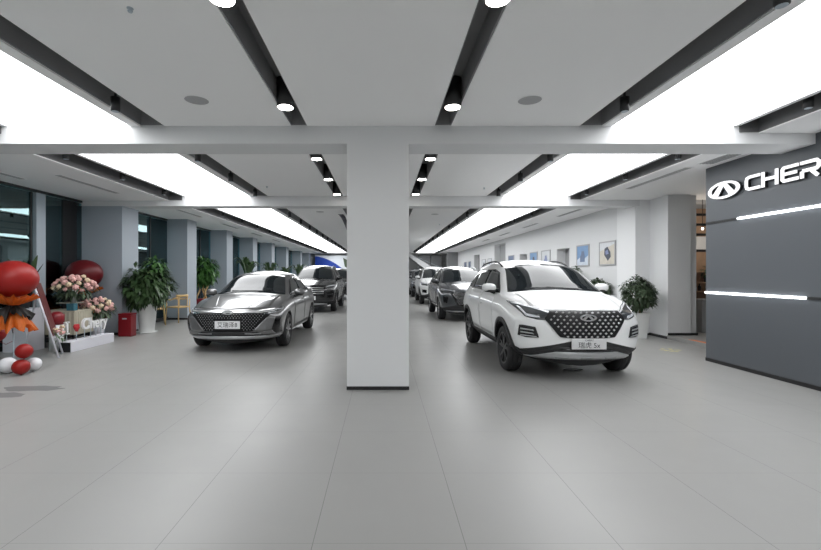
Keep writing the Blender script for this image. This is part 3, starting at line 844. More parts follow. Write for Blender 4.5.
def suv_common(root, B, P, S, far=False, arch=True):
    B.panel('windscreen', [(-.58, 1.566), (-.3, 1.608), (0, 1.622), (.3, 1.608), (.58, 1.566)], [(-.735, 1.165), (-.35, 1.195), (0, 1.205), (.35, 1.195), (.735, 1.165)], 'F', M['carglass'], root, .005, 30, 14)
    B.panel('rear_window', [(-.5, 1.52), (0, 1.56), (.5, 1.52)], [(-.56, 1.2), (0, 1.22), (.56, 1.2)], 'R', M['carglass'], root, .005, 20, 8)
    side_glazing(B, root,
      [([(1.93, 1.49), (2.34, 1.52)], [(1.40, 1.165), (2.34, 1.17)]),
       ([(2.43, 1.523), (3.20, 1.50)], [(2.43, 1.172), (3.16, 1.185)]),
       ([(3.30, 1.495), (3.62, 1.45)], [(3.27, 1.19), (3.78, 1.235)])],
      ([(1.84, 1.475), (2.2, 1.535), (3.2, 1.525), (3.70, 1.47)], [(1.28, 1.145), (2.2, 1.15), (3.2, 1.165), (3.90, 1.21)]))
    doors(B, root, P, [([(1.40, 1.12), (2.36, 1.13)], [(1.44, .45), (2.36, .45)], 2.2), ([(2.39, 1.13), (3.36, 1.15)], [(2.39, .45), (3.0, .45), (3.08, .52), (3.14, .70)], 3.12)], .93)
    B.panel('bonnet', [(-.66, 1.02), (0, 1.05), (.66, 1.02)], [(-.62, .28), (-.45, .17), (0, .09), (.45, .17), (.62, .28)], 'T', P, root, .004, 24, 16, 1, .007)
    for sx in (-1, 1):
        b = NB(); pts = []
        for k in range(15):
            y = 1.98+1.75*k/14; x = .575-.02*k/14; p, n = B.hit('T', sx*x, y); e = min(1, min(k, 14-k)/1.5)
            pts.append((sx*x, y, p.z-.012+.05*e))
        tube(b, pts, .016, 8); obj('roof_rail', b, M['satin'] if P is not PW else M['clad'], root, True)
    # black sills and arches
    if arch:
        for mir in (False, True):
            B.panel('sill_cladding', [(1.20, .45), (1.35, .425), (3.0, .425), (3.15, .45)], [(1.20, .23), (3.15, .23)], 'S', M['clad'], root, .014, 20, 4, 1, .018, mir)
            for cy in S['axles']:
                z = S['rw']+.01; bm = NB()
                B.panel('', arc(cy, z, .462, 184, -4, 28), arc(cy, z, .396, 186, -6, 28), 'S', None, None, .016, 36, 2, 1, .03, mir, bm=bm)
                obj('arch_cladding', bm, M['clad'], root)
    mirrors(root, 1.52, 1.225, .935, P, M['clad'])
    b = NB(); lathe(b, [(.0, 1.585), (.06, 1.59), (.045, 1.66), (0, 1.70)], 12, (0, 3.55, .03)); obj('roof_antenna', b, P, root, True)

def white_suv():
    root = thing('car', 'white compact crossover car with a studded black grille, parked right of the column', 'car', (2.70, 5.66, 0))
    B = Body(SUV); P = PW
    suv_common(root, B, P, SUV)
    # --- front face
    gt = [(-.53, .855), (-.46, .945), (-.2, .952), (.2, .952), (.46, .945), (.53, .855)]
    gb = [(-.53, .84), (-.36, .615), (-.15, .60), (.15, .60), (.36, .615), (.53, .84)]
    g = B.panel('grille', gt, gb, 'F', M['grille_black'], root, .012, 40, 12, 1, .03)
    b = NB(); k = 0
    for r in range(8):
        z = .925-.043*r
        for c in range(-13, 14):
            x = c*.0385*2*.5 + (0 if r % 2 else .0193); 
            x = (c + (.5 if r % 2 else 0))*.076
            half = .52 - max(0, (.84-z))*.70 - max(0, z-.86)*.9
            if abs(x) > half-.03 or (abs(x) < .135 and abs(z-.872) < .05): continue
            p, n = B.hit('F', x, z); p = p+n*.014
            s_ = .016
            vs = [b.verts.new(p+Vector(q)) for q in ((-s_*1.25, 0, 0), (0, 0, s_), (s_*1.25, 0, 0), (0, 0, -s_))]; t_ = b.verts.new(p+n*.012)
            for i in range(4): b.faces.new((vs[i], vs[(i+1) % 4], t_))
    obj('grille_mesh', b, M['chrome'], g)
    oval_emblem(root, B, 0, .872, .108, .044, M['chrome'])
    for mir in (False, True):
        h = B.panel('headlight', [(.44, .925), (.60, .985), (.76, 1.03), (.845, 1.055)], [(.50, .835), (.62, .835), (.745, .865), (.845, 1.03)], 'F', M['lampglass'], root, .008, 24, 8, 1, .03, mir)
        B.panel('light_bar', [(.47, .93), (.62, .985), (.835, 1.045)], [(.47, .918), (.62, .968), (.815, 1.02)], 'F', M['led_off'], h, .0105, 20, 2, 1, .006, mir)
        B.panel('light_bar', [(.60, .885), (.68, .895), (.73, .905)], [(.58, .862), (.66, .862), (.72, .872)], 'F', M['led_off'], h, .0105, 10, 3, 1, .006, mir)
        B.panel('light_bar', [(.76, .985), (.79, .995)], [(.715, .875), (.735, .872)], 'F', M['led_off'], h, .0105, 6, 6, 1, .006, mir)
        f = B.panel('fog_light_surround', [(.64, .735), (.78, .755), (.815, .75)], [(.60, .595), (.75, .59), (.83, .61)], 'F', M['gloss_black'], root, .01, 14, 6, 1, .03, mir)
        for zz in (.70, .655):
            B.panel('fog_light_blade', [(.67, zz), (.80, zz+.012)], [(.655, zz-.018), (.80, zz-.006)], 'F', M['satin'], f, .016, 10, 2, 1, .01, mir)
        B.panel('fog_light_blade', [(.63, .612), (.80, .622)], [(.625, .60), (.805, .608)], 'F', M['satin'], f, .014, 10, 1, 1, .008, mir)
    B.panel('bumper_trim', [(-.88, .46), (-.78, .41), (-.64, .395), (-.44, .475), (-.3, .487), (0, .487), (.3, .487), (.44, .475), (.64, .395), (.78, .41), (.88, .46)],
            [(-.86, .33), (-.7, .30), (-.3, .30), (0, .30), (.3, .30), (.7, .30), (.86, .33)], 'F', M['clad'], root, .010, 50, 6, 1, .03)
    B.panel('skid_plate', [(-.58, .375), (-.40, .425), (0, .42), (.40, .425), (.58, .375)], [(-.72, .33), (-.38, .325), (0, .32), (.38, .325), (.72, .33)], 'F', M['satin'], root, .022, 40, 4, 1, .03)
    for x in (-.32, 0, .32):
        B.panel('skid_notch', [(x-.09, .36), (x+.09, .36)], [(x-.075, .335), (x+.075, .335)], 'F', M['niche'], root, .025, 6, 1, 1, .01)
    B.panel('lower_intake', [(-.36, .462), (.36, .462)], [(-.30, .432), (.30, .432)], 'F', M['gloss_black'], root, .013, 14, 2, 1, .01)
    licence(root, B, -.005, .535, .455, .142, [('瑞虎 5x', .088, -.022, 0), ('CHERY', .036, .046, 0)], M['plate_grey'])
    for sx in (-1, 1):
        b = NB(); pts = []
        for k in range(8):
            x = sx*.12+.5*k/7-.25; p, n = B.hit('F', x, 1.235-.004*k if sx > 0 else 1.225); pts.append(p+n*.014)
        tube(b, pts, .007, 6); obj('wiper', b, M['black'], root)
    B.finish(root, P)
    wheels(root, SUV, .895, .232, 'twin', M['alloy_dark'])
    return root

def silver_sedan():
    root = thing('car', 'silver sedan with a wide black grille and angled corner blades, parked left of the column', 'car', (-2.82, 7.83, 0))
    B = Body(SED); P = PS; S = SED
    B.panel('windscreen', [(-.56, 1.40), (-.3, 1.446), (0, 1.460), (.3, 1.446), (.56, 1.40)], [(-.735, 1.015), (-.35, 1.052), (0, 1.063), (.35, 1.052), (.735, 1.015)], 'F', M['carglass'], root, .005, 30, 14)
    B.panel('rear_window', [(-.5, 1.30), (0, 1.34), (.5, 1.30)], [(-.56, 1.1), (0, 1.12), (.56, 1.1)], 'R', M['carglass'], root, .005, 20, 8)
    side_glazing(B, root,
      [([(2.22, 1.33), (2.62, 1.365)], [(1.62, 1.01), (2.62, 1.03)]),
       ([(2.70, 1.368), (3.42, 1.32)], [(2.70, 1.032), (3.50, 1.05)]),
       ([(3.50, 1.30), (3.86, 1.18)], [(3.57, 1.055), (4.02, 1.085)])],
      ([(2.16, 1.325), (2.6, 1.39), (3.2, 1.38), (3.60, 1.315), (4.0, 1.17)], [(1.48, .993), (2.4, 1.01), (3.2, 1.03), (3.8, 1.05), (4.16, 1.075)]))
    doors(B, root, P, [([(1.50, .975), (2.64, 1.0)], [(1.52, .32), (2.64, .32)], 2.46), ([(2.67, 1.0), (3.62, 1.02)], [(2.67, .32), (3.2, .32), (3.30, .42), (3.36, .60)], 3.42)], .875)
    for mir in (False, True):
        B.panel('sill_trim', [(1.35, .275), (3.28, .275)], [(1.35, .235), (3.28, .235)], 'S', M['satin'], root, .012, 20, 1, 1, .012, mir)
    B.panel('bonnet', [(-.68, 1.18), (0, 1.22), (.68, 1.18)], [(-.66, .33), (-.45, .17), (0, .085), (.45, .17), (.66, .33)], 'T', P, root, .004, 24, 16, 1, .007)
    for sx in (-1, 1):   # raised bonnet creases
        b = NB(); pts = []
        for k in range(12):
            p, n = B.hit('T', sx*(.30+.26*k/11), .22+.85*k/11); pts.append(p+n*-.004)
        tube(b, pts, .014, 8); obj('bonnet_crease', b, P, root, True)
    mirrors(root, 1.72, 1.055, .975, P, M['clad'])
    gt = [(-.72, .70), (-.45, .735), (-.2, .742), (0, .742), (.2, .742), (.45, .735), (.72, .70)]
    gb = [(-.46, .405), (-.36, .40), (-.2, .398), (0, .398), (.2, .398), (.36, .40), (.46, .405)]
    g = B.panel('grille', gt, gb, 'F', M['grille_black'], root, .010, 40, 14, 1, .03)
    b = NB()
    for r in range(10):
        z = .712-.031*r
        for c in range(-13, 14):
            x = (c+(.5 if r % 2 else 0))*.052
            if abs(x) > .64-(.70-z)*.72 or (abs(x) < .26 and z < .62): continue
            p, n = B.hit('F', x, z); p = p+n*.011
            s_ = .009
            vs = [b.verts.new(p+Vector(q)) for q in ((-s_*1.2, 0, 0), (0, 0, s_), (s_*1.2, 0, 0), (0, 0, -s_))]; t_ = b.verts.new(p+n*.008)
            for i in range(4): b.faces.new((vs[i], vs[(i+1) % 4], t_))
    obj('grille_mesh', b, M['satin'], g)
    B.panel('lower_grille', [(-.62, .392), (0, .387), (.62, .392)], [(-.72, .318), (0, .318), (.72, .318)], 'F', M['clad'], root, .008, 30, 4, 1, .02)
    B.panel('front_lip', [(-.86, .32), (-.4, .315), (0, .315), (.4, .315), (.86, .32)], [(-.82, .27), (0, .265), (.82, .27)], 'F', M['satin'], root, .022, 40, 3, 1, .03)
    B.panel('chrome_bar', [(-.80, .762), (-.55, .762), (0, .768), (.55, .762), (.80, .762)], [(-.76, .748), (-.55, .733), (0, .735), (.55, .733), (.76, .748)], 'F', M['chrome'], root, .017, 44, 3, 1, .02)
    for mir in (False, True):
        h = B.panel('headlight', [(.46, .762), (.62, .785), (.78, .80), (.865, .815)], [(.58, .70), (.68, .695), (.80, .715), (.875, .765)], 'F', M['lampglass'], root, .009, 24, 6, 1, .03, mir)
        B.panel('light_bar', [(.66, .765), (.84, .79)], [(.66, .752), (.85, .775)], 'F', M['led_off'], h, .0125, 14, 1, 1, .006, mir)
        B.panel('light_bar', [(.68, .735), (.80, .745)], [(.69, .715), (.80, .73)], 'F', M['led_off'], h, .0115, 10, 1, 1, .006, mir)
        B.panel('corner_intake', [(.80, .655), (.845, .66), (.885, .66)], [(.70, .345), (.80, .34), (.875, .36)], 'F', M['gloss_black'], root, .009, 12, 10, 1, .03, mir)
        B.panel('corner_blade', [(.67, .655), (.74, .66), (.80, .655)], [(.44, .41), (.58, .39), (.735, .415)], 'F', P, root, .022, 14, 8, 1, .03, mir)
        B.panel('corner_blade', [(.46, .415), (.60, .40), (.735, .42)], [(.60, .34), (.70, .335), (.80, .35)], 'F', P, root, .020, 14, 4, 1, .03, mir)
        B.panel('mirror_blade', [(.30, .366), (.66, .355)], [(.30, .354), (.66, .343)], 'F', M['satin'], root, .012, 10, 1, 1, .012, mir)
    oval_emblem(root, B, 0, .752, .105, .040, M['chrome'])
    licence(root, B, 0, .525, .46, .142, [('艾瑞泽8', .105, -.002, 0)], M['plate'])
    for sx in (-1, 1):
        b = NB(); pts = []
        for k in range(8):
            x = sx*.14+.56*k/7-.28; p, n = B.hit('F', x, 1.085); pts.append(p+n*.014)
        tube(b, pts, .007, 6); obj('wiper', b, M['black'], root)
    B.finish(root, P)
    wheels(root, SED, .915, .240, 'twin', M['alloy'])
    return root

def other_suv(label, loc, P, front, sx=1.0, sz=1.0):
    root = thing('car', label, 'car', loc)
    root.scale = (sx, sx, sz)
    B = Body(SUV)
    suv_common(root, B, P, SUV, True, front != 'coupe')
    if front == 'coupe':      # broad diamond-mesh grille without a frame, slim lamps
        g = B.panel('grille', [(-.60, .86), (-.3, .90), (.3, .90), (.60, .86)], [(-.42, .52), (-.2, .47), (.2, .47), (.42, .52)], 'F', M['gloss_black'], root, .010, 30, 10, 1, .03)
        b = NB()
        for r in range(9):
            for c in range(-9, 10):
                x = (c+(.5 if r % 2 else 0))*.07; z = .87-.042*r
                if abs(x) > .55-(.87-z)*.5: continue
                p, n = B.hit('F', x, z); p = p+n*.012; s_ = .012
                vs = [b.verts.new(p+Vector(q)) for q in ((-s_*1.5, 0, 0), (0, 0, s_), (s_*1.5, 0, 0), (0, 0, -s_))]; t_ = b.verts.new(p+n*.01)
                for i in range(4): b.faces.new((vs[i], vs[(i+1) % 4], t_))
        obj('grille_mesh', b, M['chrome'], g)
        for mir in (False, True):
            h = B.panel('headlight', [(.46, .93), (.85, 1.0)], [(.50, .875), (.84, .92)], 'F', M['lampglass'], root, .009, 16, 4, 1, .03, mir)
            B.panel('light_bar', [(.48, .925), (.84, .99)], [(.48, .912), (.84, .975)], 'F', M['led_off'], h, .012, 14, 1, 1, .006, mir)
            B.panel('corner_lamp', [(.66, .76), (.82, .79)], [(.70, .56), (.80, .58)], 'F', M['gloss_black'], root, .009, 10, 6, 1, .03, mir)
        B.panel('bumper_trim', [(-.85, .40), (0, .40), (.85, .40)], [(-.8, .26), (0, .25), (.8, .26)], 'F', M['clad'], root, .010, 30, 4, 1, .03)
        B.panel('front_lip', [(-.7, .335), (0, .335), (.7, .335)], [(-.7, .30), (0, .30), (.7, .30)], 'F', M['satin'], root, .02, 30, 2, 1, .03)
    else:                     # upright grille with bars
        g = B.panel('grille', [(-.56, .93), (0, .95), (.56, .93)], [(-.46, .62), (0, .60), (.46, .62)], 'F', M['gloss_black'], root, .012, 30, 8, 1, .03)
        for z in (.885, .82, .755, .69):
            B.panel('grille_bar', [(-.5, z), (0, z+.01), (.5, z)], [(-.5, z-.018), (0, z-.008), (.5, z-.018)], 'F', M['chrome' if front == 'chrome' else 'satin'], g, .018, 24, 1, 1, .012)
        for mir in (False, True):
            h = B.panel('headlight', [(.58, .94), (.85, 1.0)], [(.58, .84), (.84, .87)], 'F', M['lampglass'], root, .009, 16, 5, 1, .03, mir)
            B.panel('light_bar', [(.60, .925), (.84, .98)], [(.60, .905), (.84, .955)], 'F', M['led_off'], h, .012, 12, 1, 1, .006, mir)
            B.panel('fog_light_surround', [(.62, .66), (.82, .68)], [(.62, .52), (.82, .54)], 'F', M['gloss_black'], root, .009, 10, 5, 1, .03, mir)
        B.panel('bumper_trim', [(-.86, .43), (0, .46), (.86, .43)], [(-.82, .27), (0, .25), (.82, .27)], 'F', M['clad'], root, .010, 36, 4, 1, .03)
        B.panel('skid_plate', [(-.6, .34), (0, .36), (.6, .34)], [(-.6, .285), (0, .28), (.6, .285)], 'F', M['satin'], root, .02, 30, 3, 1, .03)
    oval_emblem(root, B, 0, .84, .10, .042, M['chrome'])
    licence(root, B, 0, .53, .46, .14, [], M['plate'])
    B.finish(root, P)
    wheels(root, SUV, .895, .232, 'twin', M['alloy'])
    return root

white_suv()
silver_sedan()
other_suv('dark grey crossover car directly behind the white car in the right row', (2.66, 12.95, 0), PG, 'coupe', 1.0, 1.0)
other_suv('upright white car with a barred grille, third in the right row', (2.70, 20.2, 0), PW, 'bars', 1.02, 1.06)
other_suv('dark grey car behind the third white car in the right row', (2.70, 26.4, 0), PG, 'bars', 1.02, 1.04)
other_suv('pale grey car, farthest of the right row beside the column', (2.60, 32.0, 0), PN, 'bars', 1.02, 1.04)
other_suv('glossy black car directly behind the silver sedan in the left row', (-2.72, 15.9, 0), PK, 'chrome', 1.03, 1.06)
other_suv('black car farthest in the left row, partly hidden by the column', (-2.70, 23.6, 0), PK, 'bars', 1.03, 1.04)
# ------------------------------------------------------------------ plants
def leaf(bm, p, d, ln, wd, droop=.3, up=None):
    d = d.normalized(); up = up or Vector((0, 0, 1))
    s = d.cross(up)
    if s.length < .05: s = d.cross(Vector((1, 0, 0)))
    s.normalize(); n = s.cross(d).normalized()
    a = p; m1 = p+d*ln*.4+n*ln*.05; tip = p+d*ln-Vector((0, 0, 1))*ln*droop
    v = [bm.verts.new(q) for q in (a, m1+s*wd/2+n*wd*.12, m1-s*wd/2+n*wd*.12, m1, tip)]
    for f in ((0, 3, 1), (0, 2, 3), (3, 4, 1), (3, 2, 4)):
        fc = bm.faces.new([v[i] for i in f]); fc.smooth = True
def crown(n, c, r, ln, wd, ok=lambda p: True, hollow=.35):
    bm = NB(); c = Vector(c); k = 0
    while k < n:
        v = Vector((rnd(-1, 1), rnd(-1, 1), rnd(-1, 1)))
        if not (.02 < v.length < 1): continue
        q = v.normalized()*(hollow+(1-hollow)*v.length**.6)
        lump = .80+.2*math.sin(5*v.normalized().x+3*v.normalized().z)*math.cos(4*v.normalized().y+1)
        p = c+Vector((q.x*r[0], q.y*r[1], q.z*r[2]))*lump
        dd = (Vector((v.x, v.y, v.z*.4-.15))+Vector((rnd(-.6, .6), rnd(-.6, .6), rnd(-.5, .4))))
        if not ok(p+dd.normalized()*ln): continue
        leaf(bm, p, dd, ln*rnd(.7, 1.15), wd*rnd(.8, 1.15), rnd(.1, .5)); k += 1
    return bm
def round_pot(t, r0, r1, h, mt, saucer=True, sq=False, z0=0):
    b = NB(); n = 4 if sq else 32; a0 = PI/4 if sq else 0
    k = 1.414 if sq else 1
    lathe(b, [(r0*k, z0), (r0*k+.005, z0+.01), (r1*k*.97, z0+h-.06), (r1*k, z0+h-.055), (r1*k, z0+h), (r1*k-.02, z0+h), (r1*k-.025, z0+h-.05)], n, (0, 0, 0), 'z', a0)
    p = obj('pot', b, mt, t, not sq)
    b = NB(); lathe(b, [(0, z0+h-.052), (r1*k-.024, z0+h-.05), (r1*k-.024, z0+h-.04), (0, z0+h-.035)], n, (0, 0, 0), 'z', a0); obj('soil', b, M['soil'], p)
    if saucer:
        b = NB(); lathe(b, [(r0+.01, 0), (r0+.06, .0), (r0+.075, .03), (r0+.06, .03), (r0+.012, .012)], n); obj('saucer', b, mt, t, True)

t = thing('potted_tree', 'bushy dark green tree in a tapered white pot beside the first left pillar', 'potted plant', (-5.86, 10.70, 0))
round_pot(t, .165, .235, .74, M['pot_white'])
b = NB()
for k in range(5):
    a = k*1.26; tube(b, [(.03*math.cos(a), .03*math.sin(a), .68), (.08*math.cos(a), .08*math.sin(a), 1.0), (.25*math.cos(a), .25*math.sin(a), 1.45)], .018, 7, .008)
obj('stem', b, M['bark'], t)
okf = lambda p: p.x-5.86 > -6.17 or p.y+10.70 < 10.2
o = obj('foliage', crown(1150, (.04, -.1, 1.17), (.62, .52, .56), .21, .085, okf, .25), M['leaf'], t, True, recalc=False); o['kind'] = 'stuff'
o = obj('foliage_top', crown(130, (.22, -.05, 1.66), (.24, .22, .22), .17, .07, okf, .1), M['leaf2'], t, True, recalc=False); o['kind'] = 'stuff'

t = thing('potted_tree', 'rounded bushy ficus in a square white planter before the right pillar', 'potted plant', (5.80, 9.75, 0))
round_pot(t, .10, .155, .58, M['pot_white'], False, True)
b = NB(); tube(b, [(0, 0, .5), (.02, 0, .7), (0, .01, .95)], .025, 8)
for k in range(5): a = k*1.26; tube(b, [(0, .01, .8), (.2*math.cos(a), .2*math.sin(a), 1.1)], .014, 6, .006)
obj('stem', b, M['bark'], t)
o = obj('foliage', crown(1050, (-.02, -.02, 1.02), (.40, .38, .41), .13, .065, lambda p: p.y+9.75 < 10.2, .2), M['leaf3'], t, True, recalc=False); o['kind'] = 'stuff'

t = thing('potted_tree', 'money tree with braided pale trunks in a red pot between the second and third pillars', 'potted plant', (-6.30, 15.2, 0))
b = NB(); box(b, -.48, .40, -.2, .2, 0, .58, bev=.015); obj('pot', b, M['pot_red'], t)
b = NB()
for k in range(4):
    pts = []
    for i in range(14):
        u = i/13; a = k*PI/2+u*7; pts.append((-.05+.16*math.sin(k*2.1)+.05*math.cos(a), .05*math.sin(a)+.08*math.cos(k*2), .55+u*.75))
    tube(b, pts, .03, 8, .022)
obj('trunk', b, M['wood'], t, True)
o = obj('foliage', crown(600, (0, 0, 1.55), (.46, .40, .52), .24, .10, lambda p: p.x-6.3 > -6.75, .2), M['leaf2'], t, True, recalc=False); o['kind'] = 'stuff'

def broad_plant(x, y, h, n, spread, label, mt, ph, seed):
    random.seed(seed)
    t = thing('potted_palm', label, 'potted plant', (x, y, 0), 0, 'leafy plants along the left windows')
    round_pot(t, .16, .21, ph, M['pot_red'] if seed % 2 else M['pot_white'], False)
    for k in range(n):
        bm = NB(); a = 2*PI*k/n+rnd(-.2, .2); ln = spread*rnd(.75, 1.1); z0 = ph-.05; ht = (h-ph)*rnd(.75, 1.0)
        rows = []
        for i in range(11):
            u = i/10; rad = ln*u**1.5; z = z0+ht*(math.sin(u*1.95)/1.0)
            wd = (.022 if u < .35 else .02+.17*math.sin(min(1, (u-.35)/.65)*PI)**.8)
            c = Vector((rad*math.cos(a), rad*math.sin(a), z)); s = Vector((-math.sin(a), math.cos(a), 0))
            rows.append((bm.verts.new(c-s*wd/2+Vector((0, 0, wd*.15))), bm.verts.new(c), bm.verts.new(c+s*wd/2+Vector((0, 0, wd*.15)))))
        for A, B in zip(rows, rows[1:]):
            for j in (0, 1): bm.faces.new((A[j], A[j+1], B[j+1], B[j]))
        obj('leaf', bm, mt, t, True, recalc=False)
broad_plant(-5.95, 18.9, 2.25, 15, .62, 'broad-leaved potted plant behind the silver sedan roof, before the fourth pillar', M['leaf'], .6, 3)
broad_plant(-5.90, 22.5, 2.12, 14, .58, 'broad-leaved potted plant between the fourth and fifth pillars', M['leaf'], .6, 4)
broad_plant(-5.88, 26.0, 2.0, 16, .45, 'compact potted plant between the fifth and sixth pillars', M['leaf'], .6, 5)
broad_plant(-5.80, 29.6, 2.18, 13, .62, 'broad-leaved potted plant past the sixth pillar, left of the black car', M['leaf'], .6, 6)
broad_plant(-5.70, 34.2, 2.0, 12, .5, 'farthest potted plant beside the last left pillar', M['leaf'], .6, 7)
random.seed(11)
t = thing('planter_box', 'long white planter of low greenery against the right wall behind the white car', 'planter', (5.85, 11.75, 0))
b = NB(); box(b, -.16, .19, -.62, .62, 0, .90); obj('box', b, M['white_wall'], t)
o = obj('foliage', crown(620, (-.0, 0, 1.08), (.22, .62, .24), .15, .07, lambda p: p.x+5.85 < 6.04, .0), M['leaf3'], t, True, recalc=False); o['kind'] = 'stuff'
t = thing('potted_tree', 'slim small-headed plant beyond the white planter, over the white car roof corner', 'potted plant', (5.74, 12.85, 0))
round_pot(t, .13, .17, .5, M['pot_white'], False)
b = NB(); tube(b, [(0, 0, .44), (0, 0, 1.5)], .015, 6); obj('stem', b, M['bark'], t)
o = obj('foliage', crown(140, (0, 0, 1.5), (.17, .17, .2), .12, .06, lambda p: True, .1), M['leaf'], t, True, recalc=False); o['kind'] = 'stuff'

# ------------------------------------------------------------------ seats by the window, red bin
def make_chair(loc, rz, label):
    t = thing('armchair', label, 'chair', loc, rz, 'wooden armchairs by the left windows')
    L_ = [(-.23, -.21), (.23, -.21), (-.22, .22), (.22, .22)]
    for x, y in L_:
        b = NB(); tube(b, [(x*1.12, y*1.15, 0), (x*.98, y, .44), (x*1.03, y*1.0, .66 if y < 0 else .70)], .016, 8, .014); obj('leg', b, M['wood'], t, True)
    b = NB(); box(b, -.24, .24, -.23, .22, .435, .475, bev=.015); obj('seat', b, M['wood'], t, True)
    b = NB(); pts = [(.27*math.cos(a), -.02+.27*math.sin(a)-(.2 if math.sin(a) < -.5 else 0)*0, .68+.10*max(0, math.sin(a))) for a in [math.radians(-55+290*k/24) for k in range(25)]]
    tube(b, pts, .022, 8); obj('armrest', b, M['wood'], t, True)
    b = NB(); pts = [(.25*math.cos(a), -.0+.26*math.sin(a), .80) for a in [math.radians(30+120*k/12) for k in range(13)]]
    tube(b, pts, .032, 8); tube(b, [(.15, .19, .47), (.17, .2, .8)], .012, 6); tube(b, [(-.15, .19, .47), (-.17, .2, .8)], .012, 6); obj('backrest', b, M['wood'], t, True)
    return t
make_chair((-6.20, 13.05, 0), -1.9, 'pale wooden armchair with a curved top rail in front of the second pillar')
make_chair((-6.50, 12.30, 0), -2.6, 'pale wooden armchair half hidden behind the white-potted tree')
t = thing('waste_bin', 'dark red box bin at the foot of the first left pillar', 'bin', (-5.98, 10.08, 0))
b = NB(); box(b, -.15, .15, -.11, .11, 0, .50, bev=.012); obj('body', b, M['pot_red'], t)
b = NB(); box(b, -.155, .155, -.115, .115, .50, .535, bev=.01); obj('lid', b, M['pot_red'], t)
b = NB(); box(b, -.05, .05, -.117, -.112, .40, .43); obj('handle', b, M['frame'], t)

# ------------------------------------------------------------------ balloon and flower display on the left
def egg(p): return Vector((p.x, p.y, p.z)) * (1+.06*p.z)
def ruffle(z0, z1, r0, r1, n, amp, seed, zj=.03):
    random.seed(seed); bm = NB(); rows = []; N = n*4
    ph = [rnd(-1, 1) for _ in range(N)]
    for j in range(6):
        u = j/5; ring = []
        for k in range(N):
            a = 2*PI*k/N; r = r0+(r1-r0)*u**.8; r *= 1+amp*u*math.sin(n*a)+.08*u*ph[k]
            ring.append(bm.verts.new((r*math.cos(a), r*math.sin(a), z0+(z1-z0)*u+zj*u*ph[(k*7) % N])))
        rows.append(ring)
    for A, B in zip(rows, rows[1:]):
        for k in range(N): bm.faces.new((A[k], A[(k+1) % N], B[(k+1) % N], B[k]))
    bmesh.ops.solidify(bm, geom=bm.faces[:], thickness=.003)
    return bm
def balloon_post(loc, zc, r, label, bmat):
    t = thing('balloon_stand', label, 'balloon stand', loc)
    b = NB(); lathe(b, [(0, 0), (.14, 0), (.14, .015), (.02, .03), (0, .03)], 24); obj('base', b, M['wrap_black'], t)
    b = NB(); tube(b, [(0, 0, .02), (0, 0, zc-r*.9)], .010, 8); obj('pole', b, M['frame'], t)
    b = NB(); ball(b, (0, 0, zc), r*1.08, r*1.08, r*.96, 36, 22, egg); obj('balloon', b, bmat, t, True)
    obj('paper_collar', ruffle(zc-r*1.32, zc-r*.80, .06, r*1.0, 11, .12, 1, .05), M['orange'], t)
    obj('paper_skirt', ruffle(zc-r*1.32, zc-r*2.55, .05, r*.85, 10, .20, 2, .07), M['orange'], t)
    obj('dark_paper_layer', ruffle(zc-r*1.30, zc-r*1.95, .05, r*.72, 9, .22, 5, .09), M['wrap_black'], t)
    b = NB()
    for k in range(3): a = -1.2+k*1.1; tube(b, [(.03*math.cos(a), .03*math.sin(a), zc-r*1.25), (.12*math.cos(a), .12*math.sin(a), zc-r*2.0), (.14*math.cos(a+.3), .14*math.sin(a+.3), zc-r*2.75)], .006, 5)
    obj('ribbon', b, M['wrap_black'], t)
    return t
balloon_post((-5.53, 6.45, 0), 1.36, .285, 'big red balloon in orange paper on a pole at the left picture edge', M['balloon_red'])
ST = COL.objects['balloon_stand']
b = NB(); ball(b, (-.42, .2, .52), .115, u=20, v=14, fn=egg); tube(b, [(-.40, .19, .42), (-.2, .1, .38), (0, 0, .45)], .004, 5)
obj('side_balloon', b, M['balloon_red'], ST, True)
balloon_post((-6.72, 9.70, 0), 1.43, .335, 'dark red balloon on a pole behind the pink bouquets', M['balloon_dark'])
def small_balloon(p, r, mt, lab):
    b = NB(); ball(b, (0, 0, 0), r, r, r*.97, 24, 16, egg); lathe(b, [(.006, -r*.93), (.016, -r*1.0)], 8)
    tag(obj('balloon', b, mt, None, True, p), lab, 'balloon', 'small balloons on the floor')
small_balloon((-5.19, 6.18, .112), .110, M['balloon_red'], 'lower red balloon resting on the floor at the front of the cluster')
small_balloon((-5.18, 6.22, .330), .108, M['balloon_red'], 'upper red balloon on top of the floor cluster')
small_balloon((-5.46, 6.27, .118), .116, M['balloon_white'], 'white balloon left of the red ones on the floor')
small_balloon((-5.20, 6.42, .102), .100, M['balloon_white'], 'white balloon right of and behind the red ones on the floor')
b = NB(); box(b, -7.02, -6.58, 7.95, 8.38, 0, .80, bev=.006)
tag(obj('plinth', b, M['white_paint']), 'white square plinth behind the big red balloon stand', 'plinth')
t = thing('potted_palm', 'dark broad-leaved plant on the white plinth behind the big red balloon', 'potted plant', (-6.8, 8.16, .80))
b = NB(); lathe(b, [(.08, 0), (.11, .2), (.09, .2), (.08, .17)], 20); obj('pot', b, M['black'], t, True)
for k, (a, ln, ht) in enumerate(((-.3, .36, .85), (.9, .3, .7), (2.2, .3, .75), (-1.6, .33, .78), (3.6, .3, .66))):
    bm = NB(); rows = []
    for i in range(9):
        u = i/8; c = Vector((ln*u**1.4*math.cos(a), ln*u**1.4*math.sin(a), .15+ht*u)); s = Vector((-math.sin(a), math.cos(a), 0)); wd = .015+.12*math.sin(max(0, u-.3)/.7*PI)
        rows.append((bm.verts.new(c-s*wd/2), bm.verts.new(c+s*wd/2)))
    for A, B in zip(rows, rows[1:]): bm.faces.new((A[0], A[1], B[1], B[0]))
    obj('leaf', bm, M['leaf'], t, True, recalc=False)

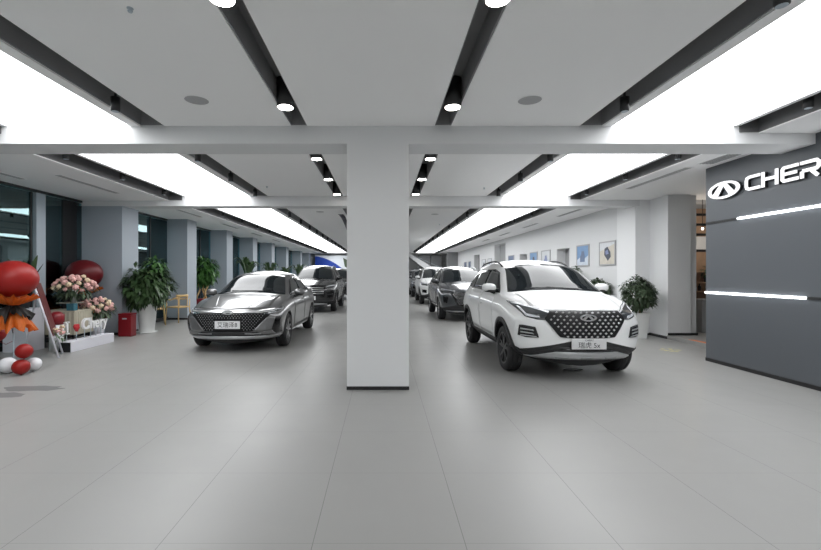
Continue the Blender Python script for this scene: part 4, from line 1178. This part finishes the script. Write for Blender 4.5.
def bouquet(name, label, loc, r, n, vase, seed):
    random.seed(seed)
    t = thing(name, label, 'bouquet', loc)
    vase(t)
    g = NB(); P_, C_ = [], []
    for k in range(n):
        u = 1-1.25*(k+.5)/n; a = k*2.39996; s = math.sqrt(max(0, 1-u*u)); rr = rnd(.88, 1.08)
        p = Vector((r[0]*s*math.cos(a), r[1]*s*math.sin(a), r[2]*u))*rr
        fb = NB(); q = rnd(.042, .058); d = p.normalized()
        for ring, (rad, m_, h) in enumerate(((1, 6, 0), (.66, 5, .35), (.33, 4, .6))):
            for j in range(m_):
                aa = 2*PI*j/m_+ring*.5; x = Vector((1, 0, 0)) if abs(d.x) < .8 else Vector((0, 1, 0)); e1 = d.cross(x).normalized(); e2 = d.cross(e1)
                c = p+(e1*math.cos(aa)+e2*math.sin(aa))*q*rad*.62+d*q*h
                ball(fb, c, q*.5, q*.5, q*.42, 6, 4)
        obj('flower', fb, M['cream'] if k % 5 == 3 else M['pink'], t, True, (0, 0, r[2]+0))
    o = obj('foliage', crown(260, (0, 0, r[2]*.9), (r[0]*1.02, r[1]*1.02, r[2]*.95), .15, .05, lambda p: True, .5), M['leaf3'], t, True, recalc=False); o['kind'] = 'stuff'
def vase1(t):
    b = NB(); lathe(b, [(.05, -.08), (.06, -.08), (.04, .05), (.07, .2), (.05, .2)], 16); obj('vase', b, M['pot_white'], t, True)
    obj('serving_board', bx(-.26, .12, -.14, .10, -.10, -.08), M['gold'], t)
    b = NB(); tube(b, [(0, 0, -.225), (0, 0, -.10)], .03, 10); lathe(b, [(.0, -.235), (.09, -.235), (.09, -.225), (0, -.225)], 20); obj('board_foot', b, M['gold'], t)
bouquet('flower_bouquet', 'wide pink and cream bouquet on the table, below the dark red balloon', (-6.20, 8.66, .965), (.35, .28, .22), 40, vase1, 21)
def vase2(t):
    b = NB(); lathe(b, [(.0, -.52), (.105, -.52), (.115, -.50), (.12, .05), (.09, .05)], 28); obj('pedestal_vase', b, M['white_paint'], t, True)
bouquet('flower_bouquet', 'pink bouquet in a tall white vase at the end of the white platform', (-6.10, 9.20, .52), (.30, .26, .20), 34, vase2, 22)

t = thing('display_table', 'small table draped in pleated cream cloth under the bouquet', 'table', (-6.37, 8.70, 0))
obj('tabletop', bx(-.33, .33, -.26, .26, .70, .73), M['cloth'], t)
b = NB(); N = 120; pr = []
for k in range(N):
    u = k/N*4; s = int(u); f = u-s
    x, y = [(-.33+.66*f, -.26), (.33, -.26+.52*f), (.33-.66*f, .26), (-.33, .26-.52*f)][s]
    q = 1+.028*math.sin(k*PI*.5); pr.append((x*q, y*q))
for k in range(N):
    a, c = pr[k], pr[(k+1) % N]
    b.faces.new([b.verts.new(v) for v in ((a[0], a[1], .70), (c[0], c[1], .70), (c[0]*1.04, c[1]*1.04, .26), (a[0]*1.04, a[1]*1.04, .26))])
obj('pleated_skirt', b, M['cloth'], t)
for sx in (-1, 1):
    for sy in (-1, 1): obj('leg', bx(sx*.29-.02, sx*.29+.02, sy*.22-.02, sy*.22+.02, 0, .70), M['black_metal'], t)
b = NB(); box(b, -.07, .07, -.06, .06, 0, .14, bev=.004)
tag(obj('carton', b, M['blue_box'], None, False, (-6.13, 8.50, .73)), 'small blue and green carton on the cream table', 'box')
t = thing('gift_bucket', 'white bucket with a red top beside the easel', 'bucket', (-6.16, 8.13, 0))
b = NB(); lathe(b, [(0, 0), (.11, 0), (.12, .5), (.0, .5)], 24); obj('bucket', b, M['pot_white'], t, True)
b = NB(); lathe(b, [(0, .5), (.125, .5), (.13, .68), (.05, .74), (.0, .74)], 24); obj('red_top', b, M['pot_red'], t, True)

t = thing('platform', 'low white display platform carrying white letters on the left', 'platform', (0, 0, 0))
obj('deck', bx(-5.97, -5.74, 7.93, 9.20, 0, .195, bev=.006), M['white_paint'], t)
obj('shade_end', bx(-5.96, -5.75, 7.925, 7.9315, .01, .185), M['black'], t)  # black sheet standing in for shade on the platform's near face
t = thing('letter_display', 'white letters and red rose heart standing along the white platform', 'letters', (0, 0, 0))
def stand_text(s, yc, size, z):
    o = text_obj('letters', s, size, M['letter_white'], t, (-5.86, yc, z), (PI/2, 0, PI/2), .02, .006)
    return o
stand_text('I', 7.985, .27, .45)
b = NB()
for k, u in enumerate((.34, .55)): box(b, -5.88, -5.84, 7.93, 8.04, u-.012, u+.012)
obj('letter_serif', b, M['letter_white'], t)
stand_text('Chery', 8.76, .30, .46)
b = NB(); random.seed(4)
for k in range(26):
    a = 2*PI*k/26; hx = .0062*16*math.sin(a)**3; hz = .0062*(13*math.cos(a)-5*math.cos(2*a)-2*math.cos(3*a)-math.cos(4*a))
    ball(b, (-5.86+rnd(-.01, .01), 8.24+hx*.55, .43+hz*.55), .026, u=8, v=6)
    ball(b, (-5.86+rnd(-.01, .01), 8.24+hx*.28, .43+hz*.28), .028, u=8, v=6)
obj('rose_heart', b, M['heart'], t, True)
for yy, zt in ((7.985, .36), (8.24, .37), (8.46, .37), (8.64, .36), (8.80, .37), (8.95, .37), (9.07, .35)):
    b = NB(); tube(b, [(-5.86, yy, .19), (-5.86, yy, zt)], .007, 6); obj('support_stick', b, M['frame'], t)

t = thing('easel', 'white-framed easel with a dark red poster leaning beside the red balloons', 'easel', (0, 0, 0))
A, B_ = Vector((-5.58, 7.42, 0)), Vector((-5.84, 7.86, 0)); lean = Vector((-.40, -.02, 1.22))
for P in (A, B_):
    b = NB(); tube(b, [P, P+lean], .017, 8); obj('leg', b, M['white_paint'], t, True)
b = NB(); tube(b, [Vector((-6.25, 7.5, 0)), (A+B_)/2+lean*.98], .015, 8); obj('rear_leg', b, M['white_paint'], t, True)
b = NB(); n_ = (B_-A).cross(lean).normalized()
for s in (-1, 1): pass
q = [A+lean*.30, B_+lean*.30, B_+lean*1.05, A+lean*1.05]; fr = [b.verts.new(v+n_*.02) for v in q]; bk = [b.verts.new(v+n_*.032) for v in q]
b.faces.new(fr); b.faces.new(bk[::-1])
for k in range(4): b.faces.new((fr[k], fr[(k+1) % 4], bk[(k+1) % 4], bk[k]))
obj('poster_board', b, M['poster'], t)
b = NB(); tube(b, [A+lean*.29+n_*.03, B_+lean*.29+n_*.03], .02, 8); obj('ledge', b, M['white_paint'], t)
random.seed(31)
t2 = thing('flower_bouquet', 'small pink bunch of flowers tied low on the easel', 'bouquet', (-5.68, 7.56, .42))
for k in range(9):
    fb = NB(); p = Vector((rnd(-.07, .07), rnd(-.07, .07), rnd(-.03, .12)))
    for j in range(6): ball(fb, p+Vector((.02*math.cos(j), .02*math.sin(j), rnd(-.01, .01))), .022, u=6, v=5)
    obj('flower', fb, M['pink'] if k % 3 else M['cream'], t2, True)
o = obj('foliage', crown(50, (0, 0, -.02), (.09, .09, .12), .09, .03, lambda p: True, .1), M['leaf2'], t2, True, recalc=False); o['kind'] = 'stuff'

# ------------------------------------------------------------------ marks on the floor
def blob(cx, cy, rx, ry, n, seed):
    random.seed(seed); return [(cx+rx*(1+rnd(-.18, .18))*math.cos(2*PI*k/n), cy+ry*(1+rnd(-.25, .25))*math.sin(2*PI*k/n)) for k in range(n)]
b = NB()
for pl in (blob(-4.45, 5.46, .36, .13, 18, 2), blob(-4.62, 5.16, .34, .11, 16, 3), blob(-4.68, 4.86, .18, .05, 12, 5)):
    prism(b, pl, lambda u, v: (u, v, 0), lambda u, v: (u, v, .002))  # thin irregular grey patches lying on the tiles
tag(obj('floor_patch', b, M['patch_grey']), 'dull grey cloud-shaped patch on the floor before the balloon cluster', 'floor sticker')
b = NB(); random.seed(9)
for k in range(9):
    x, y = 5.28+rnd(0, .4), 8.0+rnd(0, .42); w_ = rnd(.05, .13)
    prism(b, [(x, y), (x+w_, y+rnd(-.02, .02)), (x+w_, y+.045), (x, y+.04)], lambda u, v: (u, v, 0), lambda u, v: (u, v, .002))
tag(obj('floor_tape', b, M['yellow']), 'worn yellow tape marking on the floor beside the raised step', 'floor marking')
tag(obj('step_tape', bx(6.34, 6.46, 8.42, 8.95, .085, .088), M['tape_orange']), 'orange tape strip along the edge of the raised step', 'floor marking')
b = NB()
prism(b, [(2.72, 6.50), (2.9, 6.46), (3.02, 6.52), (2.93, 6.59), (2.8, 6.58)], lambda u, v: (u, v, 0), lambda u, v: (u, v, .012))
tag(obj('floor_box', b, M['black']), 'small black floor plate under the front of the white car', 'floor plate')

# ------------------------------------------------------------------ seen through the opening on the right
t = thing('timber_screen', 'brown slatted timber wall unit seen through the right opening', 'wall unit', (8.0, 10.8, .085))
obj('back_board', bx(-.9, .9, 0, .05, 0, 3.0), M['brown_wood'], t)
for z in (2.85, 2.6, 2.35, 1.95): obj('dark_band', bx(-.9, .9, -.02, 0, z-.03, z+.03), M['black'], t)
obj('pale_panel', bx(-.9, .9, -.015, 0, 1.98, 2.3), M['white_wall'], t)
for z in (1.42, 1.15, .93): obj('shelf', bx(-.9, .9, -.22, 0, z-.015, z+.015), M['brown_wood'], t)
tag(obj('counter', bx(7.4, 8.8, 10.0, 10.4, .085, .86, bev=.01), M['niche']), 'grey counter in front of the timber wall unit in the side room', 'counter')
t = thing('potted_plant', 'small dark plant on the shelf in the side room', 'potted plant', (8.0, 10.67, 1.25))
b = NB(); lathe(b, [(.05, -.0), (.06, .12), (.045, .12)], 14); obj('pot', b, M['black'], t, True)
o = obj('foliage', crown(90, (0, -.02, .26), (.13, .08, .16), .09, .04, lambda p: p.y < .1, .1), M['leaf'], t, True, recalc=False); o['kind'] = 'stuff'
for k, (x, h) in enumerate(((7.75, .14), (7.86, .18), (8.12, .12))):
    b = NB(); lathe(b, [(0, 0), (.035, 0), (.035, h*.6), (.012, h*.8), (.012, h), (0, h)], 14)
    tag(obj('bottle', b, M['frame'] if k != 1 else M['black'], None, True, (x, 10.7, 1.03)), ['pale bottle', 'black bottle', 'short pale bottle'][k]+' on the lower shelf of the side room', 'bottle', 'bottles on the side room shelf')
t = thing('pendant_lamp', 'small lit pendant lamp in the side room beyond the grey wall', 'lamp', (7.56, 10.2, 2.52))
b = NB(); ball(b, (0, 0, 0), .022, u=16, v=10); obj('bulb', b, M['lamp_disc'], t, True)
ld = bpy.data.lights.new('room_lamp', 'POINT'); ld.energy = 6; ld.shadow_soft_size = .06; ld.color = (1, .9, .78)
lo = bpy.data.objects.new('room_lamp', ld); lo.location = (7.56, 10.0, 2.3); link(lo)
b = NB(); tube(b, [(0, 0, .04), (0, 0, .70)], .006, 6); obj('cord', b, M['black'], t)
